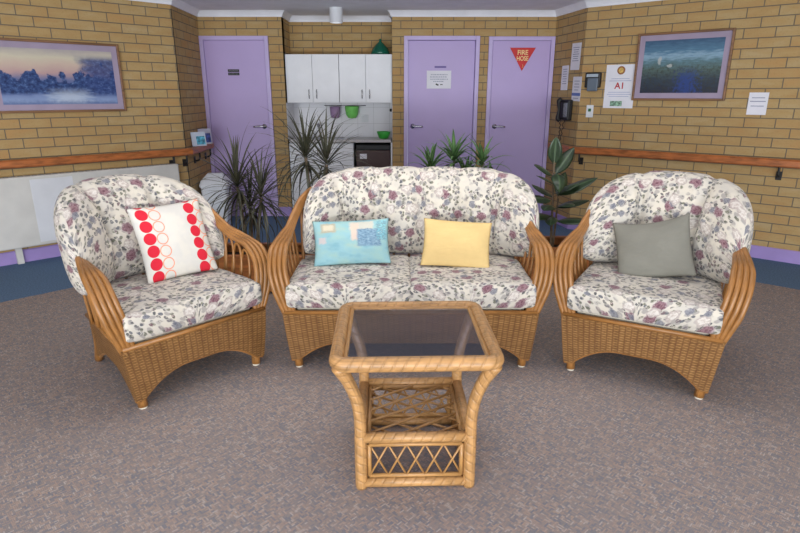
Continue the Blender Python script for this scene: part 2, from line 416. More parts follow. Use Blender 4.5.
def beach_mat():
    m = Mat('aqua_print_cotton', rough=0.9, spec=0.1)
    uv = m.uv(); s = m.sep(uv); n = m.noise(uv, 4, 3); n3 = m.noise(uv, 28, 3)
    col = m.ramp(n, [(0.3, (124, 168, 178)), (0.45, (144, 184, 190)), (0.6, (154, 188, 184)), (0.75, (170, 186, 174))])
    def rect(u0, u1, v0, v1, c, k=0.9, w=0.02):
        nonlocal col
        uu = m.math('ADD', s[0], m.math('MULTIPLY', m.math('SUBTRACT', n3, 0.5), 0.05)); vv = m.math('ADD', s[1], m.math('MULTIPLY', m.math('SUBTRACT', n3, 0.5), 0.08))
        a = m.math('MULTIPLY', m.step(uu, u0 - w, u0 + w), m.math('SUBTRACT', 1.0, m.step(uu, u1 - w, u1 + w)))
        b = m.math('MULTIPLY', m.step(vv, v0 - w, v0 + w), m.math('SUBTRACT', 1.0, m.step(vv, v1 - w, v1 + w)))
        col = m.mix(m.math('MULTIPLY', m.math('MULTIPLY', a, b), k), col, c if isinstance(c, bpy.types.NodeSocket) else srgb(*c))
    rect(0.10, 0.30, 0.70, 0.92, (176, 166, 142)); rect(0.13, 0.27, 0.75, 0.88, (206, 196, 172))
    rect(0.06, 0.16, 0.46, 0.60, (196, 184, 180))
    rect(0.48, 0.80, 0.74, 0.94, (206, 196, 178), 0.8); rect(0.50, 0.60, 0.5, 0.9, (222, 192, 172), 0.8)
    rect(0.58, 0.90, 0.36, 0.76, m.ramp(n3, [(0.3, (84, 112, 138)), (0.6, (132, 160, 180)), (0.8, (164, 186, 196))]))
    rect(0.84, 0.97, 0.5, 0.95, m.ramp(n3, [(0.4, (132, 196, 206)), (0.55, (92, 120, 136)), (0.7, (170, 206, 206))]), 0.7)
    m.out('Base Color', col); m.bump(m.noise(uv, 6, 3), 0.3, 0.02); return m

def plain_fabric(name, c, fold=5.0):
    m = Mat(name, rough=0.9, spec=0.1)
    uv = m.uv(); n = m.noise(uv, 3, 3)
    m.out('Base Color', m.ramp(n, [(0.3, tuple(k * .95 for k in c)), (0.7, c)]))
    m.bump(m.math('ADD', m.noise(m.mapping(uv, (1, 2.2, 1), rot=(0, 0, 0.5)), fold, 2), m.math('MULTIPLY', m.noise(uv, 160, 1), 0.04)), 0.25, 0.03); return m

def leaf_mat(name, c1, c2, rough=0.4):
    m = Mat(name, rough=rough)
    s = m.sep(m.uv())
    rib = m.math('SUBTRACT', 1.0, m.step(m.math('ABSOLUTE', m.math('SUBTRACT', s[0], 0.5)), 0.03, 0.10))
    n = m.noise(m.obj(), 12, 2)
    col = m.ramp(n, [(0.3, c1), (0.7, c2)])
    m.out('Base Color', m.mix(m.math('MULTIPLY', rib, 0.35), col, srgb(*[min(255, k * 1.5 + 12) for k in c2]))); return m

BRICK = brick_mat(); CARPET = carpet_mat(); FLORAL = fabric_floral(); WICKER = wicker_mat()
CANE = rattan_mat('honey_cane', (152, 104, 54)); POLE = rattan_mat('wrapped_rattan_pole', (178, 134, 84), 26.0)
THIN = rattan_mat('thin_light_cane', (172, 128, 76)); SPIND = rattan_mat('spindle_cane', (152, 103, 52))
BLUE = simple('blue_border_carpet', (94, 118, 146), 0.95, var=0.12, scale=90, spec=0.1)
CEIL = simple('ceiling_paint', (232, 234, 244), 0.9, var=0.02); CORN = simple('cornice_paint', (236, 238, 246), 0.7, var=0.02)
LAV = simple('lavender_door_paint', (184, 164, 214), 0.42, var=0.02, scale=2); LAVF = simple('lavender_frame_paint', (192, 176, 222), 0.4, var=0.02)
SKIRT = simple('lavender_skirting_paint', (160, 138, 196), 0.5, var=0.03)
RAILW = wood_mat('handrail_timber', (176, 104, 56), 0.35, (3, 3, 14)); PLANTW = wood_mat('planter_timber', (176, 110, 58), 0.5, (2, 8, 14))
CHROME = Mat('brushed_chrome', (196, 196, 200), 0.25, 1.0); BLACK = simple('black_plastic', (28, 28, 30), 0.5)
WHITE = simple('white_laminate', (232, 234, 238), 0.4, var=0.015); WPLAST = simple('white_plastic', (226, 230, 236), 0.45, var=0.02)
PAPER = simple('white_paper', (230, 230, 238), 0.8, var=0.02); HEAT = simple('heater_enamel', (206, 204, 198), 0.5, var=0.03)
GLASS = glass_mat(); TILE = tile_mat(); BENCH = simple('grey_benchtop', (188, 184, 184), 0.35, var=0.05, scale=80)
SUPPORT = simple('seat_webbing_cloth', (206, 198, 180), 0.9, var=0.04); SOIL = simple('dark_soil', (52, 36, 26), 0.95, var=0.3, scale=40)
LINE = simple('grey_print', (128, 134, 160), 0.8); REDP = simple('red_sign_paint', (204, 26, 30), 0.5, var=0.03)
YELP = simple('pale_yellow_print', (244, 214, 150), 0.6, var=0.02); REDINK = simple('red_ink', (186, 54, 60), 0.8); PLUMP = simple('purple_plate', (92, 70, 150), 0.4)

# ------------------------------------------------------------------ setting
HC = 2.41
LB = (-2.30, 6.95); LC = (-2.254, 6.05); RB = (1.777, 6.95); RC = (1.905, 6.25)
ld = Vector((-1.016, -1)).normalized(); rd = Vector((1.186, -1)).normalized()
LF = (LC[0] + ld.x * 3.9, LC[1] + ld.y * 3.9); RF = (RC[0] + rd.x * 4.3, RC[1] + rd.y * 4.3)
AX0, AX1, AY = -1.348, -0.09, 7.42

def wall(name, p0, p1, holes=(), u0=0.0, mat=BRICK, z0=0.0, z1=HC):
    p0, p1 = Vector(p0), Vector(p1); d = p1 - p0; L = d.length; d = d.normalized()
    us = sorted({0.0, L, *[h[0] for h in holes], *[h[1] for h in holes]}); zs = sorted({z0, z1, *[h[2] for h in holes], *[h[3] for h in holes]})
    mb = MB()
    for i in range(len(us) - 1):
        for j in range(len(zs) - 1):
            uc, zc = (us[i] + us[i + 1]) / 2, (zs[j] + zs[j + 1]) / 2
            if any(h[0] < uc < h[1] and h[2] < zc < h[3] for h in holes): continue
            q = lambda u, z: (p0.x + d.x * u, p0.y + d.y * u, z)
            a, b, c, e = us[i], us[i + 1], zs[j], zs[j + 1]
            mb.quad(q(a, c), q(b, c), q(b, e), q(a, e), ((a + u0, c), (b + u0, c), (b + u0, e), (a + u0, e)))
    return struct(mb.build(name, mat, merge=1e-4, solid=0.11))
LSB = (LF[0], -2.8); RSB = (RF[0], -2.8)
wall('wall_left_side', LSB, LF); wall('wall_left', LF, LC, u0=0.07); wall('wall_left_return', LC, LB, u0=0.03)
xd = lambda x, x0: x - x0
wall('wall_back_left', LB, (AX0, 6.95), [(0.0, 0.79, 0.0, 2.094)], u0=0.05)
wall('wall_back', (AX1, 6.95), RB, [(xd(0.046, AX1), xd(0.915, AX1), 0, 2.094), (xd(1.018, AX1), RB[0] - AX1, 0, 2.088)], u0=0.02)
wall('wall_alcove_left', (AX0, 6.952), (AX0, AY), u0=0.1); wall('wall_alcove_back', (AX0, AY), (AX1, AY), u0=0.08); wall('wall_alcove_right', (AX1, AY), (AX1, 6.952), u0=0.1)
wall('wall_right_return', RB, RC, u0=0.06); wall('wall_right', RC, RF, u0=0.0); wall('wall_right_side', RF, RSB)

# floor: taupe patterned carpet with a blue border along the walls
fl = MB()
outer = [LSB, LF, LC, LB, (AX0, 6.95), (AX0, AY), (AX1, AY), (AX1, 6.95), RB, RC, RF, RSB]
inner = [(-4.3, -2.8), (-4.3, 2.51), (-1.56, 5.2), (1.86, 5.2), (4.6, 2.89), (4.6, -2.8)]
me = bpy.data.meshes.new('floor'); bm = bmesh.new()
vi = [bm.verts.new((x, y, 0)) for x, y in inner]; vo = [bm.verts.new((x, y, 0)) for x, y in outer]
f = bm.faces.new(vi[::-1]); f.material_index = 0
for q in ((vo[0], vo[1], vi[1], vi[0]), (vo[1], vo[2], vi[2], vi[1]), (vo[2], vo[3], vo[4], vo[7], vo[8], vo[9], vi[3], vi[2]), (vo[4], vo[5], vo[6], vo[7]), (vo[9], vo[10], vi[4], vi[3]), (vo[10], vo[11], vi[5], vi[4])):
    g = bm.faces.new(q[::-1]); g.material_index = 1
bmesh.ops.recalc_face_normals(bm, faces=bm.faces)
for g in bm.faces:
    if g.normal.z < 0: g.normal_flip()
bm.to_mesh(me); bm.free(); me.materials.append(CARPET.m); me.materials.append(BLUE.m)
floor = struct(bpy.data.objects.new('floor', me)); C.objects.link(floor)
m_ = floor.modifiers.new('solid', 'SOLIDIFY'); m_.thickness = 0.05; m_.offset = -1
cl = MB(); ids = [cl.vert((x, y, HC)) for x, y in outer]; cl.face(ids); cl.build('ceiling', CEIL, solid=-0.05)
struct(bpy.data.objects['ceiling'])

def sweep(name, poly, prof, mat):
    P = [Vector(p) for p in poly]; n = len(P); rows = []
    for k in range(n):
        ds = []
        if k > 0: ds.append((P[k] - P[k - 1]).normalized())
        if k < n - 1: ds.append((P[k + 1] - P[k]).normalized())
        ns = [Vector((d.y, -d.x)) for d in ds]
        nn = ns[0] if len(ns) == 1 else (ns[0] + ns[1]) / (1 + ns[0].dot(ns[1]))
        rows.append([(P[k].x + nn.x * o, P[k].y + nn.y * o, z) for o, z in prof])
    mb = MB(); mb.grid(rows + [], None)
    return struct(mb.build(name, mat, merge=1e-5))
cp = [(0.0, HC - 0.115), (0.014, HC - 0.115), (0.016, HC - 0.098), (0.034, HC - 0.068), (0.068, HC - 0.036), (0.098, HC - 0.018), (0.115, HC - 0.014), (0.115, HC), (0.0, HC), (0.0, HC - 0.115)]
sweep('trim_cornice', [LSB, LF, LC, LB, (AX0, 6.95), (AX0, AY), (AX1, AY), (AX1, 6.95), RB, RC, RF, RSB], cp, CORN)
sp = [(0.0, 0.0), (0.014, 0.0), (0.014, 0.105), (0.008, 0.115), (0.0, 0.115), (0.0, 0.0)]
sweep('baseboard_left', [LF, LC, LB], sp, SKIRT); sweep('baseboard_back_left', [(-1.51, 6.95), (AX0, 6.95)], sp, SKIRT)
sweep('baseboard_back', [(AX1, 6.95), (0.046, 6.95)], sp, SKIRT); sweep('baseboard_back_right', [(0.915, 6.95), (1.018, 6.95)], sp, SKIRT)
sweep('baseboard_right', [RB, RC, RF], sp, SKIRT)
jt = MB(); jt.box((LC[0] + 0.004, LC[1] - 0.006, 1.13), (0.006, 0.008, 2.26)); struct(jt.build('trim_left_joint', simple('dark_sealant', (44, 36, 30), 0.8)))

# doors: frame is the structure, leaf and handle its children
def door(name, x0, x1, ztop, recess, side, label):
    mb = MB(); fw = 0.045
    for cx in (x0 + fw / 2, x1 - fw / 2): mb.box((cx, 6.985, ztop / 2), (fw, 0.13, ztop))
    mb.box(((x0 + x1) / 2, 6.985, ztop - fw / 2), (x1 - x0 - 2 * fw, 0.13, fw))
    mb.box(((x0 + x1) / 2, 7.005, -0.012), (x1 - x0 - 0.002, 0.108, 0.028))
    fr = struct(mb.build(name, LAVF, bevel=0.003)); 
    lf = MB(); lf.box(((x0 + x1) / 2, 6.92 + recess + 0.02, (ztop - fw) / 2), (x1 - x0 - 2 * fw - 0.006, 0.04, ztop - fw - 0.004))
    leaf = lf.build('door_leaf', LAV, fr, bevel=0.003)
    hx = x1 - fw - 0.06 if side > 0 else x0 + fw + 0.06
    hy = 6.92 + recess; hz = 1.09
    hb = MB(); hb.tube([(hx, hy, hz), (hx, hy - 0.012, hz)], 0.027, 20, 1)
    hb.tube([(hx, hy - 0.008, hz), (hx, hy - 0.05, hz)], 0.011, 12, 1)
    hb.tube([(hx, hy - 0.05, hz), (hx - side * 0.03, hy - 0.055, hz + 0.003), (hx - side * 0.12, hy - 0.05, hz - 0.004)], 0.010, 12, 4)
    hd = hb.build('door_handle', CHROME, leaf, smooth=True); hd['label'] = 'chrome lever handle'
    return fr
door('door_1', -2.297, -1.51, 2.094, 0.012, 1, ''); door('door_2', 0.046, 0.915, 2.094, 0.05, -1, ''); door('door_3', 1.018, 1.775, 2.088, 0.012, -1, '')

# ------------------------------------------------------------------ rattan armchair and sofa
def arm_path(hw, hoopx, ytop, ztop, yb):
    # right side path from front post foot to the middle of the back hoop
    return [(hw - 0.037, 0.016, 0.315), (hw - 0.016, 0.011, 0.40), (hw + 0.006, 0.015, 0.49), (hw + 0.020, 0.037, 0.572), (hw + 0.024, 0.088, 0.636), (hw + 0.021, 0.16, 0.668),
            (hw + 0.012, 0.25, 0.688), (hw + 0.002, 0.345, 0.712), (hw - 0.012, 0.44, 0.765), (hw - 0.05, yb - 0.115, 0.845), (hoopx, yb + 0.01, ztop - 0.02), (hoopx * 0.55, yb + 0.05, ztop - 0.004), (0, yb + 0.06, ztop)]

def make_arm(root, side, hw, hoopx, ztop, yb):
    base = catmull(arm_path(hw, hoopx, 0, ztop, yb), 6)
    n = len(base); mb = MB()
    for i in range(4):
        u = (i - 1.5) * 0.0232
        pts = []
        for k, p in enumerate(base):
            t = k / (n - 1)
            sp_ = 0.70 + 0.40 * min(1, t / 0.13) if t < 0.13 else (1.1 if t < 0.36 else max(0.5, 1.1 - 0.6 * (t - 0.36) / 0.22))
            tan = (base[min(k + 1, n - 1)] - base[max(k - 1, 0)]).normalized()
            # offset direction: sideways at the arm, turning to up-down behind the back
            w = min(1.0, max(0.0, (t - 0.42) / 0.25))
            off = Vector((1, 0, 0)) * (1 - w) + Vector((0.25, 0.0, 0.97)) * w
            off = (off - tan * off.dot(tan)).normalized()
            bul = 1.0 + 0.04 * math.exp(-((t - 0.22) / 0.14) ** 2)
            q = p + off * (u * sp_ * bul)
            pts.append((q.x * side, q.y, q.z))
        mb.tube(pts, 0.0138, 10, 1)
    arm = mb.build('arm_frame', CANE, root, smooth=True)
    # looped spindles below the arm
    xs = hw - 0.036
    for k, y in enumerate((0.165, 0.245, 0.325, 0.405)):
        mb = MB(); h = 0.628 + 0.30 * (y - 0.165)
        mb.tube([(side * xs, y - 0.05, 0.325), (side * (xs + 0.026), y - 0.046, h - 0.12), (side * (xs + 0.034), y - 0.03, h - 0.03), (side * (xs + 0.034), y, h), (side * (xs + 0.034), y + 0.03, h - 0.03), (side * (xs + 0.026), y + 0.046, h - 0.12), (side * xs, y + 0.05, 0.325)], 0.0075, 8, 5)
        mb.build('spindle_loop', SPIND, root, smooth=True)
    mb = MB(); mb.tube([(side * (xs - 0.01), 0.47, 0.325), (side * (xs - 0.006), 0.50, 0.6), (side * (xs - 0.002), 0.535, 0.80)], 0.010, 8, 5)
    mb.build('back_post', SPIND, root, smooth=True)
    return arm

def apron(hwf, path, z1, arch, spring, z0, flare=0.0, thick=0.024, bulge=0.0, u0=0.0):
    """woven skirt along a straight path, with an arched lower edge and a slight inward taper to the floor"""
    inset = 0.042
    (x0, y0), (x1, y1) = path; L = math.hypot(x1 - x0, y1 - y0); dx, dy = (x1 - x0) / L, (y1 - y0) / L; nx, ny = -dy, dx
    N, Mz = 60, 10; outer_, inner_, UV = [], [], []
    for i in range(N + 1):
        s = L * i / N; e = min(s, L - s)
        t = max(0.0, min(1.0, (e - 0.045) / spring))
        zb = z0 + (arch - z0) * (1 - (1 - t) ** 2.0) if t < 1 else arch
        ro, ri, ru = [], [], []
        for j in range(Mz + 1):
            z = zb + (z1 - zb) * j / Mz
            fl_ = flare * max(0.0, 1 - z / z1) ** 1.3 * max(0.0, (s / L - 0.35) / 0.65) ** 2
            b = bulge * math.sin(PI * min(1, max(0, (z / z1)))) 
            px, py = x0 + dx * (s + fl_), y0 + dy * (s + fl_)
            ro.append((px - nx * b, py - ny * b, z)); ri.append((px + nx * thick, py + ny * thick, z)); ru.append((s + u0, z))
        ro = [(x * (1 - inset * (1 - z / z1) / abs(hwf)), y, z) for x, y, z in ro]; ri = [(x * (1 - inset * (1 - z / z1) / abs(hwf)), y, z) for x, y, z in ri]
        outer_.append(ro); inner_.append(ri); UV.append(ru)
    mb = MB(); mb.grid(outer_, UV); mb.grid(inner_, UV)
    for rows, in (([[o[0], i_[0]] for o, i_ in zip(outer_, inner_)],), ([[o[-1], i_[-1]] for o, i_ in zip(outer_, inner_)],)): mb.grid(rows)
    for k in (0, -1): mb.grid([outer_[k], inner_[k]])
    edge = [tuple((Vector(o[0]) + Vector(i_[0])) / 2) for o, i_ in zip(outer_, inner_)]
    return mb, edge

def back_cushion(root, halfw, straight, ry, z0, z1, zend, yback, creases, lean, dx=0.0, buttons=0.56, ptop=2.6):
    rx = halfw - straight
    pl = []; K = 60
    for k in range(K + 1):                    # right half of the horseshoe in plan
        if k < 20: pl.append((straight * k / 20, yback))
        else:
            t = (k - 20) / (K - 20) * math.radians(82); pl.append((straight + rx * math.sin(t), yback - ry * (1 - math.cos(t))))
    ln = [0.0]
    for a, b in zip(pl, pl[1:]): ln.append(ln[-1] + math.hypot(b[0] - a[0], b[1] - a[1]))
    T = ln[-1]
    def plan(n):
        d = abs(n) * T; i = 0
        while i < len(ln) - 2 and (ln[i + 1] < d or ln[i + 1] - ln[i] < 1e-9): i += 1
        f_ = (d - ln[i]) / max(1e-9, ln[i + 1] - ln[i])
        x = pl[i][0] + (pl[i + 1][0] - pl[i][0]) * f_; y = pl[i][1] + (pl[i + 1][1] - pl[i][1]) * f_
        tx, ty = pl[i + 1][0] - pl[i][0], pl[i + 1][1] - pl[i][1]; q = math.hypot(tx, ty) or 1
        sg = 1 if n >= 0 else -1
        return x * sg, y, (ty / q) * sg, -tx / q     # point, inward normal
    NU, NV = 120, 46
    F, B, U = [], [], []
    for i in range(NU + 1):
        n = math.sin(PI / 2 * (2 * i / NU - 1)); n = 0.5 * n + 0.5 * (2 * i / NU - 1)
        x, y, nx, ny = plan(n)
        top = zend + (z1 - zend) * max(0.0, 1 - abs(n) ** ptop) ** 0.42
        bot = z0 + (zend - 0.10 - z0) * abs(n) ** 5
        dip = sum(math.exp(-((n - c) / 0.05) ** 2) for c in creases)
        top -= (0.014 if straight < 0.2 else 0.009) * dip * (1 - abs(n) ** 4)
        fr, br, ur = [], [], []
        for j in range(NV + 1):
            v = 0.5 - 0.5 * math.cos(PI * j / NV); v = 0.4 * v + 0.6 * j / NV
            z = bot + (top - bot) * v
            e = max(0.0, 1 - abs(n) ** 5) ** 0.5 * max(0.0, 1 - abs(2 * v - 1) ** 3.0) ** 0.5
            cr = 0.0
            for c in creases:
                cc = c * (1 + 0.30 * (v - buttons)) ; wd = 0.030 + 0.05 * abs(v - buttons)
                cr += 0.050 * math.exp(-((n - cc) * T / (wd)) ** 2) * max(0, 1 - abs(v - buttons) * 1.1)
                cr += 0.030 * math.exp(-(((n - cc) * T / 0.06) ** 2 + ((z - (bot + (top - bot) * buttons)) / 0.06) ** 2))
                # soft gathers fanning out of the tuft
                a_ = math.atan2(z - (bot + (top - bot) * buttons), (n - cc) * T); rr = math.hypot(z - (bot + (top - bot) * buttons), (n - cc) * T)
                cr += 0.006 * math.sin(a_ * 7 + c * 9) * math.exp(-((rr - 0.07) / 0.07) ** 2)
            wob = 0.010 * noise.noise(Vector((x * 9, z * 9, 3.3 + y * 4)))
            cr *= 0.85 if straight < 0.2 else 0.75
            tf = (0.118 + 0.02 * math.sin(PI * v)) * e - cr * e + wob * e
            tb = 0.070 * e
            ly = lean * (z - z0) - 0.03 * max(0, v - 0.8) * 0
            fr.append((x + nx * tf + dx, y + ny * tf + ly, z)); br.append((x - nx * tb + dx, y - ny * tb + ly, z)); ur.append((n * T, (z - z0) * 1.08))
        F.append(fr); B.append(br); U.append(ur)
    def follow(G, off):
        j0, i0 = int(NV * 0.45), NU // 2; us = [0.0]; vs_ = [0.0]
        for i in range(1, NU + 1): us.append(us[-1] + (Vector(G[i][j0]) - Vector(G[i - 1][j0])).length)
        for j in range(1, NV + 1): vs_.append(vs_[-1] + (Vector(G[i0][j]) - Vector(G[i0][j - 1])).length)
        return [[(us[i] + off, vs_[j] * (0.55 + 0.45 * min(1.0, (G[i][NV][2] - G[i][0][2]) / (G[i0][NV][2] - G[i0][0][2])))) for j in range(NV + 1)] for i in range(NU + 1)]
    mb = MB(); mb.grid(F, follow(F, 0.0)); mb.grid(B, follow(B, 3.0))
    o = mb.build('back_cushion', FLORAL, root, smooth=True, merge=0.0008)
    for c in creases:
        x, y, nx, ny = plan(c); z = z0 + (z1 - z0) * buttons * 0.96
        bt = MB(); px, py = x + nx * 0.040 + dx, y + ny * 0.040 + lean * (z - z0)
        bt.lathe([(0, 0.008), (0.010, 0.006), (0.014, 0.0), (0.010, -0.006), (0, -0.008)], (0, 0, 0), 12)
        b = bt.build('button', FLORAL, o, smooth=True); b.location = (px, py, z); b.rotation_euler = (PI / 2, 0, math.atan2(nx, -ny) * 0 )
    return o

def seat_cushion(root, x0, x1, y0, y1, z0, z1, taper=0.0, seed=0.0):
    N, Mv = 36, 36; T, Bm, U = [], [], []
    cx = (x0 + x1) / 2; hw = (x1 - x0) / 2; cy = (y0 + y1) / 2; hd = (y1 - y0) / 2; h = (z1 - z0) / 2; zc = (z0 + z1) / 2
    def se(a, p): return max(0.0, 1 - abs(a) ** p)
    rt, rb, ru = [], [], []
    for i in range(N + 1):
        a = math.sin(PI / 2 * (2 * i / N - 1)) * 0.6 + 0.4 * (2 * i / N - 1)
        t_, b_, u_ = [], [], []
        for j in range(Mv + 1):
            b = math.sin(PI / 2 * (2 * j / Mv - 1)) * 0.6 + 0.4 * (2 * j / Mv - 1)
            e = min(1.0, (se(a, 26) ** 0.32) * (se(b, 26) ** 0.32))
            x = cx + a * hw * (1 - 0.025 * (1 - e)) * (1 - taper * (b + 1) / 2); y = cy + b * hd
            crown = 0.012 * (1 - a * a) * (1 - b * b)
            w = 0.006 * noise.noise(Vector((x * 8 + seed, y * 8, 1.7)))
            t_.append((x, y, zc + h * e + (crown + w) * e)); b_.append((x, y, zc - h * e)); u_.append((x + seed, y + (0.0)))
        rt.append(t_); rb.append(b_); ru.append(u_)
    # unwrap the front and side faces by following the surface
    UVt = [[(0, 0)] * (Mv + 1) for _ in range(N + 1)]; UVb = [[(0, 0)] * (Mv + 1) for _ in range(N + 1)]
    for i in range(N + 1):
        for j in range(Mv + 1):
            p = rt[i][j]; q = rb[i][j]
            UVt[i][j] = (p[0] + seed + (p[2] - z1) * 0.5 * (1 if p[0] < cx else -1), p[1] + (p[2] - z1)); UVb[i][j] = (q[0] + seed + (q[2] - z1) * 0.5 * (1 if q[0] < cx else -1), q[1] + (q[2] - z1))
    mb = MB(); mb.grid(rt, UVt); mb.grid(rb, UVb)
    return mb.build('seat_cushion', FLORAL, root, smooth=True, merge=0.0008)

def make_seat(root, hw, depth, nseat, arch, spring, creases, halfw, straight, ry, yback, z1, hoopx, dx=0.0, ptop=2.6):
    zt = 0.325
    for side, nm in ((0, 'front'), ):
        mb, ed = apron(hw, ((-hw, 0.0), (hw, 0.0)), zt, arch, spring, 0.055, bulge=0.008)
        a = mb.build('front_apron', WICKER, root, smooth=True)
        t = MB(); t.tube([(p[0], p[1], p[2] - 0.002) for p in ed], 0.0105, 8, 1); t.build('braided_edge', CANE, a, smooth=True)
    for s in (-1, 1):
        pth = ((hw, 0.0), (hw - 0.06, depth)) if s > 0 else ((-hw, 0.0), (-hw + 0.06, depth))
        mb, ed = apron(hw, pth, zt, 0.165, 0.20, 0.055, flare=0.15, thick=0.024 * s, u0=1.0)
        a = mb.build('side_apron', WICKER, root, smooth=True)
        t = MB(); t.tube([(p[0], p[1], p[2] - 0.002) for p in ed], 0.0105, 8, 1); t.build('braided_edge', CANE, a, smooth=True)
    mb, ed = apron(hw, ((hw - 0.075, depth), (-hw + 0.075, depth)), zt, arch, spring, 0.11, u0=2.0)
    mb.build('rear_apron', WICKER, root, smooth=True)
    for sx in (-1, 1):
        for y, fy in ((0.026, 0.0), (depth - 0.03, 0.15)):
            t = MB(); x = sx * (hw - (0.042 if y < 0.1 else 0.085))
            t.tube([(x, y + 0.012, 0.31), (x - sx * 0.018, y + 0.006 + fy * 0.35, 0.16), (x - 0.030 * sx, y + fy, 0.008)], [0.024, 0.026, 0.023], 14, 4)
            lg = t.build('leg', CANE, root, smooth=True)
            t = MB(); t.lathe([(0.020, 0.0), (0.020, 0.014), (0.012, 0.016)], (x - 0.030 * sx, y + fy, 0.0), 14); t.build('foot_cap', SUPPORT, lg)
    # top rails of the base and the cloth covered deck
    t = MB(); t.tube([(-hw + 0.01, 0.008, zt + 0.002), (hw - 0.01, 0.008, zt + 0.002)], 0.013, 10, 1)
    for s in (-1, 1): t.tube([(s * (hw - 0.014), 0.01, zt + 0.002), (s * (hw - 0.06), depth, zt + 0.002)], 0.013, 10, 1)
    t.tube([(-hw + 0.06, depth, zt + 0.002), (hw - 0.06, depth, zt + 0.002)], 0.013, 10, 1)
    t.build('seat_rail', CANE, root, smooth=True)
    d = MB(); d.box((0, depth / 2 + 0.012, 0.341), (2 * hw - 0.15, depth - 0.04, 0.026)); d.build('seat_deck', SUPPORT, root, bevel=0.008)
    for s in (-1, 1): make_arm(root, s, hw, hoopx, z1 - 0.115, depth + 0.06)
    nb = 7 if nseat == 1 else 13
    for k in range(nb):
        x = (k / (nb - 1) - 0.5) * 2 * (hw - 0.10)
        t = MB(); zz = z1 - 0.125 - 0.05 * abs(k / (nb - 1) - 0.5) * 2
        t.tube([(x * 0.98, depth - 0.005, zt), (x * 0.97, depth + 0.055, 0.6), (x * (hoopx / (hw - 0.05)) * 0.9 if nseat == 1 else x * 0.8, depth + 0.105 - 0.02 * abs(k / (nb - 1) - 0.5), zz - 0.02)], 0.0085, 8, 5)
        t.build('back_spindle', SPIND, root, smooth=True)
    w = (2 * hw - 0.06) / nseat
    for k in range(nseat):
        xa = -hw + 0.03 + k * w
        seat_cushion(root, xa - 0.012, xa + w + 0.012, -0.022, depth - 0.03, 0.352, 0.494, 0.06 if nseat == 1 else 0.0, 0.4 * k)
    back_cushion(root, halfw, straight, ry, 0.485, z1, 0.66 if nseat == 1 else 0.66, yback, creases, 0.22, dx, ptop=ptop)

G1 = 'rattan armchairs with floral cushions'
chair = thing('rattan_armchair', 'rattan armchair at the left with floral cushions, holding the red dotted throw pillow', 'armchair', (-1.008, 2.635, 0), math.radians(46.4), G1)
make_seat(chair, 0.388, 0.60, 1, 0.170, 0.27, (-0.36, 0.33), 0.398, 0.06, 0.36, 0.61, 1.03, 0.28)
c2 = copy_tree(chair); c2.location = (1.205, 2.645, 0); c2.rotation_euler.z = math.radians(-29)
def slip(o_, dx_, a_):                    # the loose back cushions have slipped and turned a little to one side
    a_ = math.radians(a_)
    for ch in o_.children:
        if ch.name.startswith('back_cushion'): ch.location = (dx_ + 0.6 * math.sin(a_), 0.6 - 0.6 * math.cos(a_), 0); ch.rotation_euler.z = a_
slip(chair, -0.05, 8); slip(c2, 0.042, -8)
c2['label'] = 'rattan armchair at the right with floral cushions, holding the plain grey throw pillow'
sofa = thing('rattan_sofa', 'two-seater rattan sofa with floral cushions between the two armchairs', 'sofa', (0.058, 2.836, 0), 0)
make_seat(sofa, 0.692, 0.62, 2, 0.158, 0.26, (-0.62, -0.31, 0.0, 0.30, 0.60), 0.675, 0.39, 0.35, 0.63, 1.02, 0.56, ptop=4.2)

slip(sofa, 0.068, -3)
# ------------------------------------------------------------------ coffee table
tab = thing('coffee_table', 'honey rattan coffee table with smoked glass top and lattice shelf', 'coffee table', (0.053, 2.06, 0), math.radians(1.6))
TW, TD, BW, BD = 0.285, 0.275, 0.207, 0.212       # half sizes to pole centres, top and base
ZT = 0.552
def rr(w, d, r, z, n=6):
    pts = []
    for cx, cy, a0 in ((w - r, d - r, 0), (-w + r, d - r, 90), (-w + r, -d + r, 180), (w - r, -d + r, 270)):
        for k in range(n + 1):
            a = math.radians(a0 + 90 * k / n); pts.append((cx + r * math.cos(a), cy + r * math.sin(a), z))
    return pts
def dense(pts, step=0.03):
    out = []; n = len(pts)
    for i in range(n):
        a, b = Vector(pts[i]), Vector(pts[(i + 1) % n]); k = max(1, int((b - a).length / step))
        out += [a + (b - a) * t / k for t in range(k)]
    return out
m = MB(); m.tube(dense(rr(TW, TD, 0.04, ZT)), 0.027, 16, 1, closed=True); m.build('top_frame', POLE, tab, smooth=True)
m = MB(); m.tube(dense(rr(TW - 0.032, TD - 0.032, 0.018, ZT + 0.006)), 0.009, 10, 1, closed=True); m.build('inner_rim', THIN, tab, smooth=True)
m = MB(); m.box((0, 0, ZT + 0.006), (2 * TW - 0.066, 2 * TD - 0.066, 0.006)); m.build('glass_pane', GLASS, tab)
for sx in (-1, 1):
    for sy in (-1, 1):
        m = MB()
        m.tube([(sx * BW, sy * BD, 0.225), (sx * (BW + 0.001), sy * BD, 0.30), (sx * (BW + 0.012), sy * (BD + 0.004), 0.38), (sx * (BW + 0.038), sy * (BD + 0.022), 0.465), (sx * (TW - 0.008), sy * (TD - 0.010), ZT - 0.012)], [0.0225, 0.0225, 0.0225, 0.0235, 0.026], 14, 6)
        lg = m.build('leg', POLE, tab, smooth=True)
        m = MB(); m.tube([(sx * BW, sy * BD, 0.0), (sx * BW, sy * BD, 0.012), (sx * BW, sy * BD, 0.226), (sx * BW, sy * BD, 0.236)], [0.021, 0.0235, 0.0235, 0.0215], 14, 1)
        m.build('base_post', POLE, lg, smooth=True)
m = MB()
for z, r in ((0.218, 0.0205), (0.022, 0.0195)):
    for s in (-1, 1):
        m.tube([(-BW, s * BD, z), (BW, s * BD, z)], r, 12, 1); m.tube([(s * BW, -BD, z), (s * BW, BD, z)], r, 12, 1)
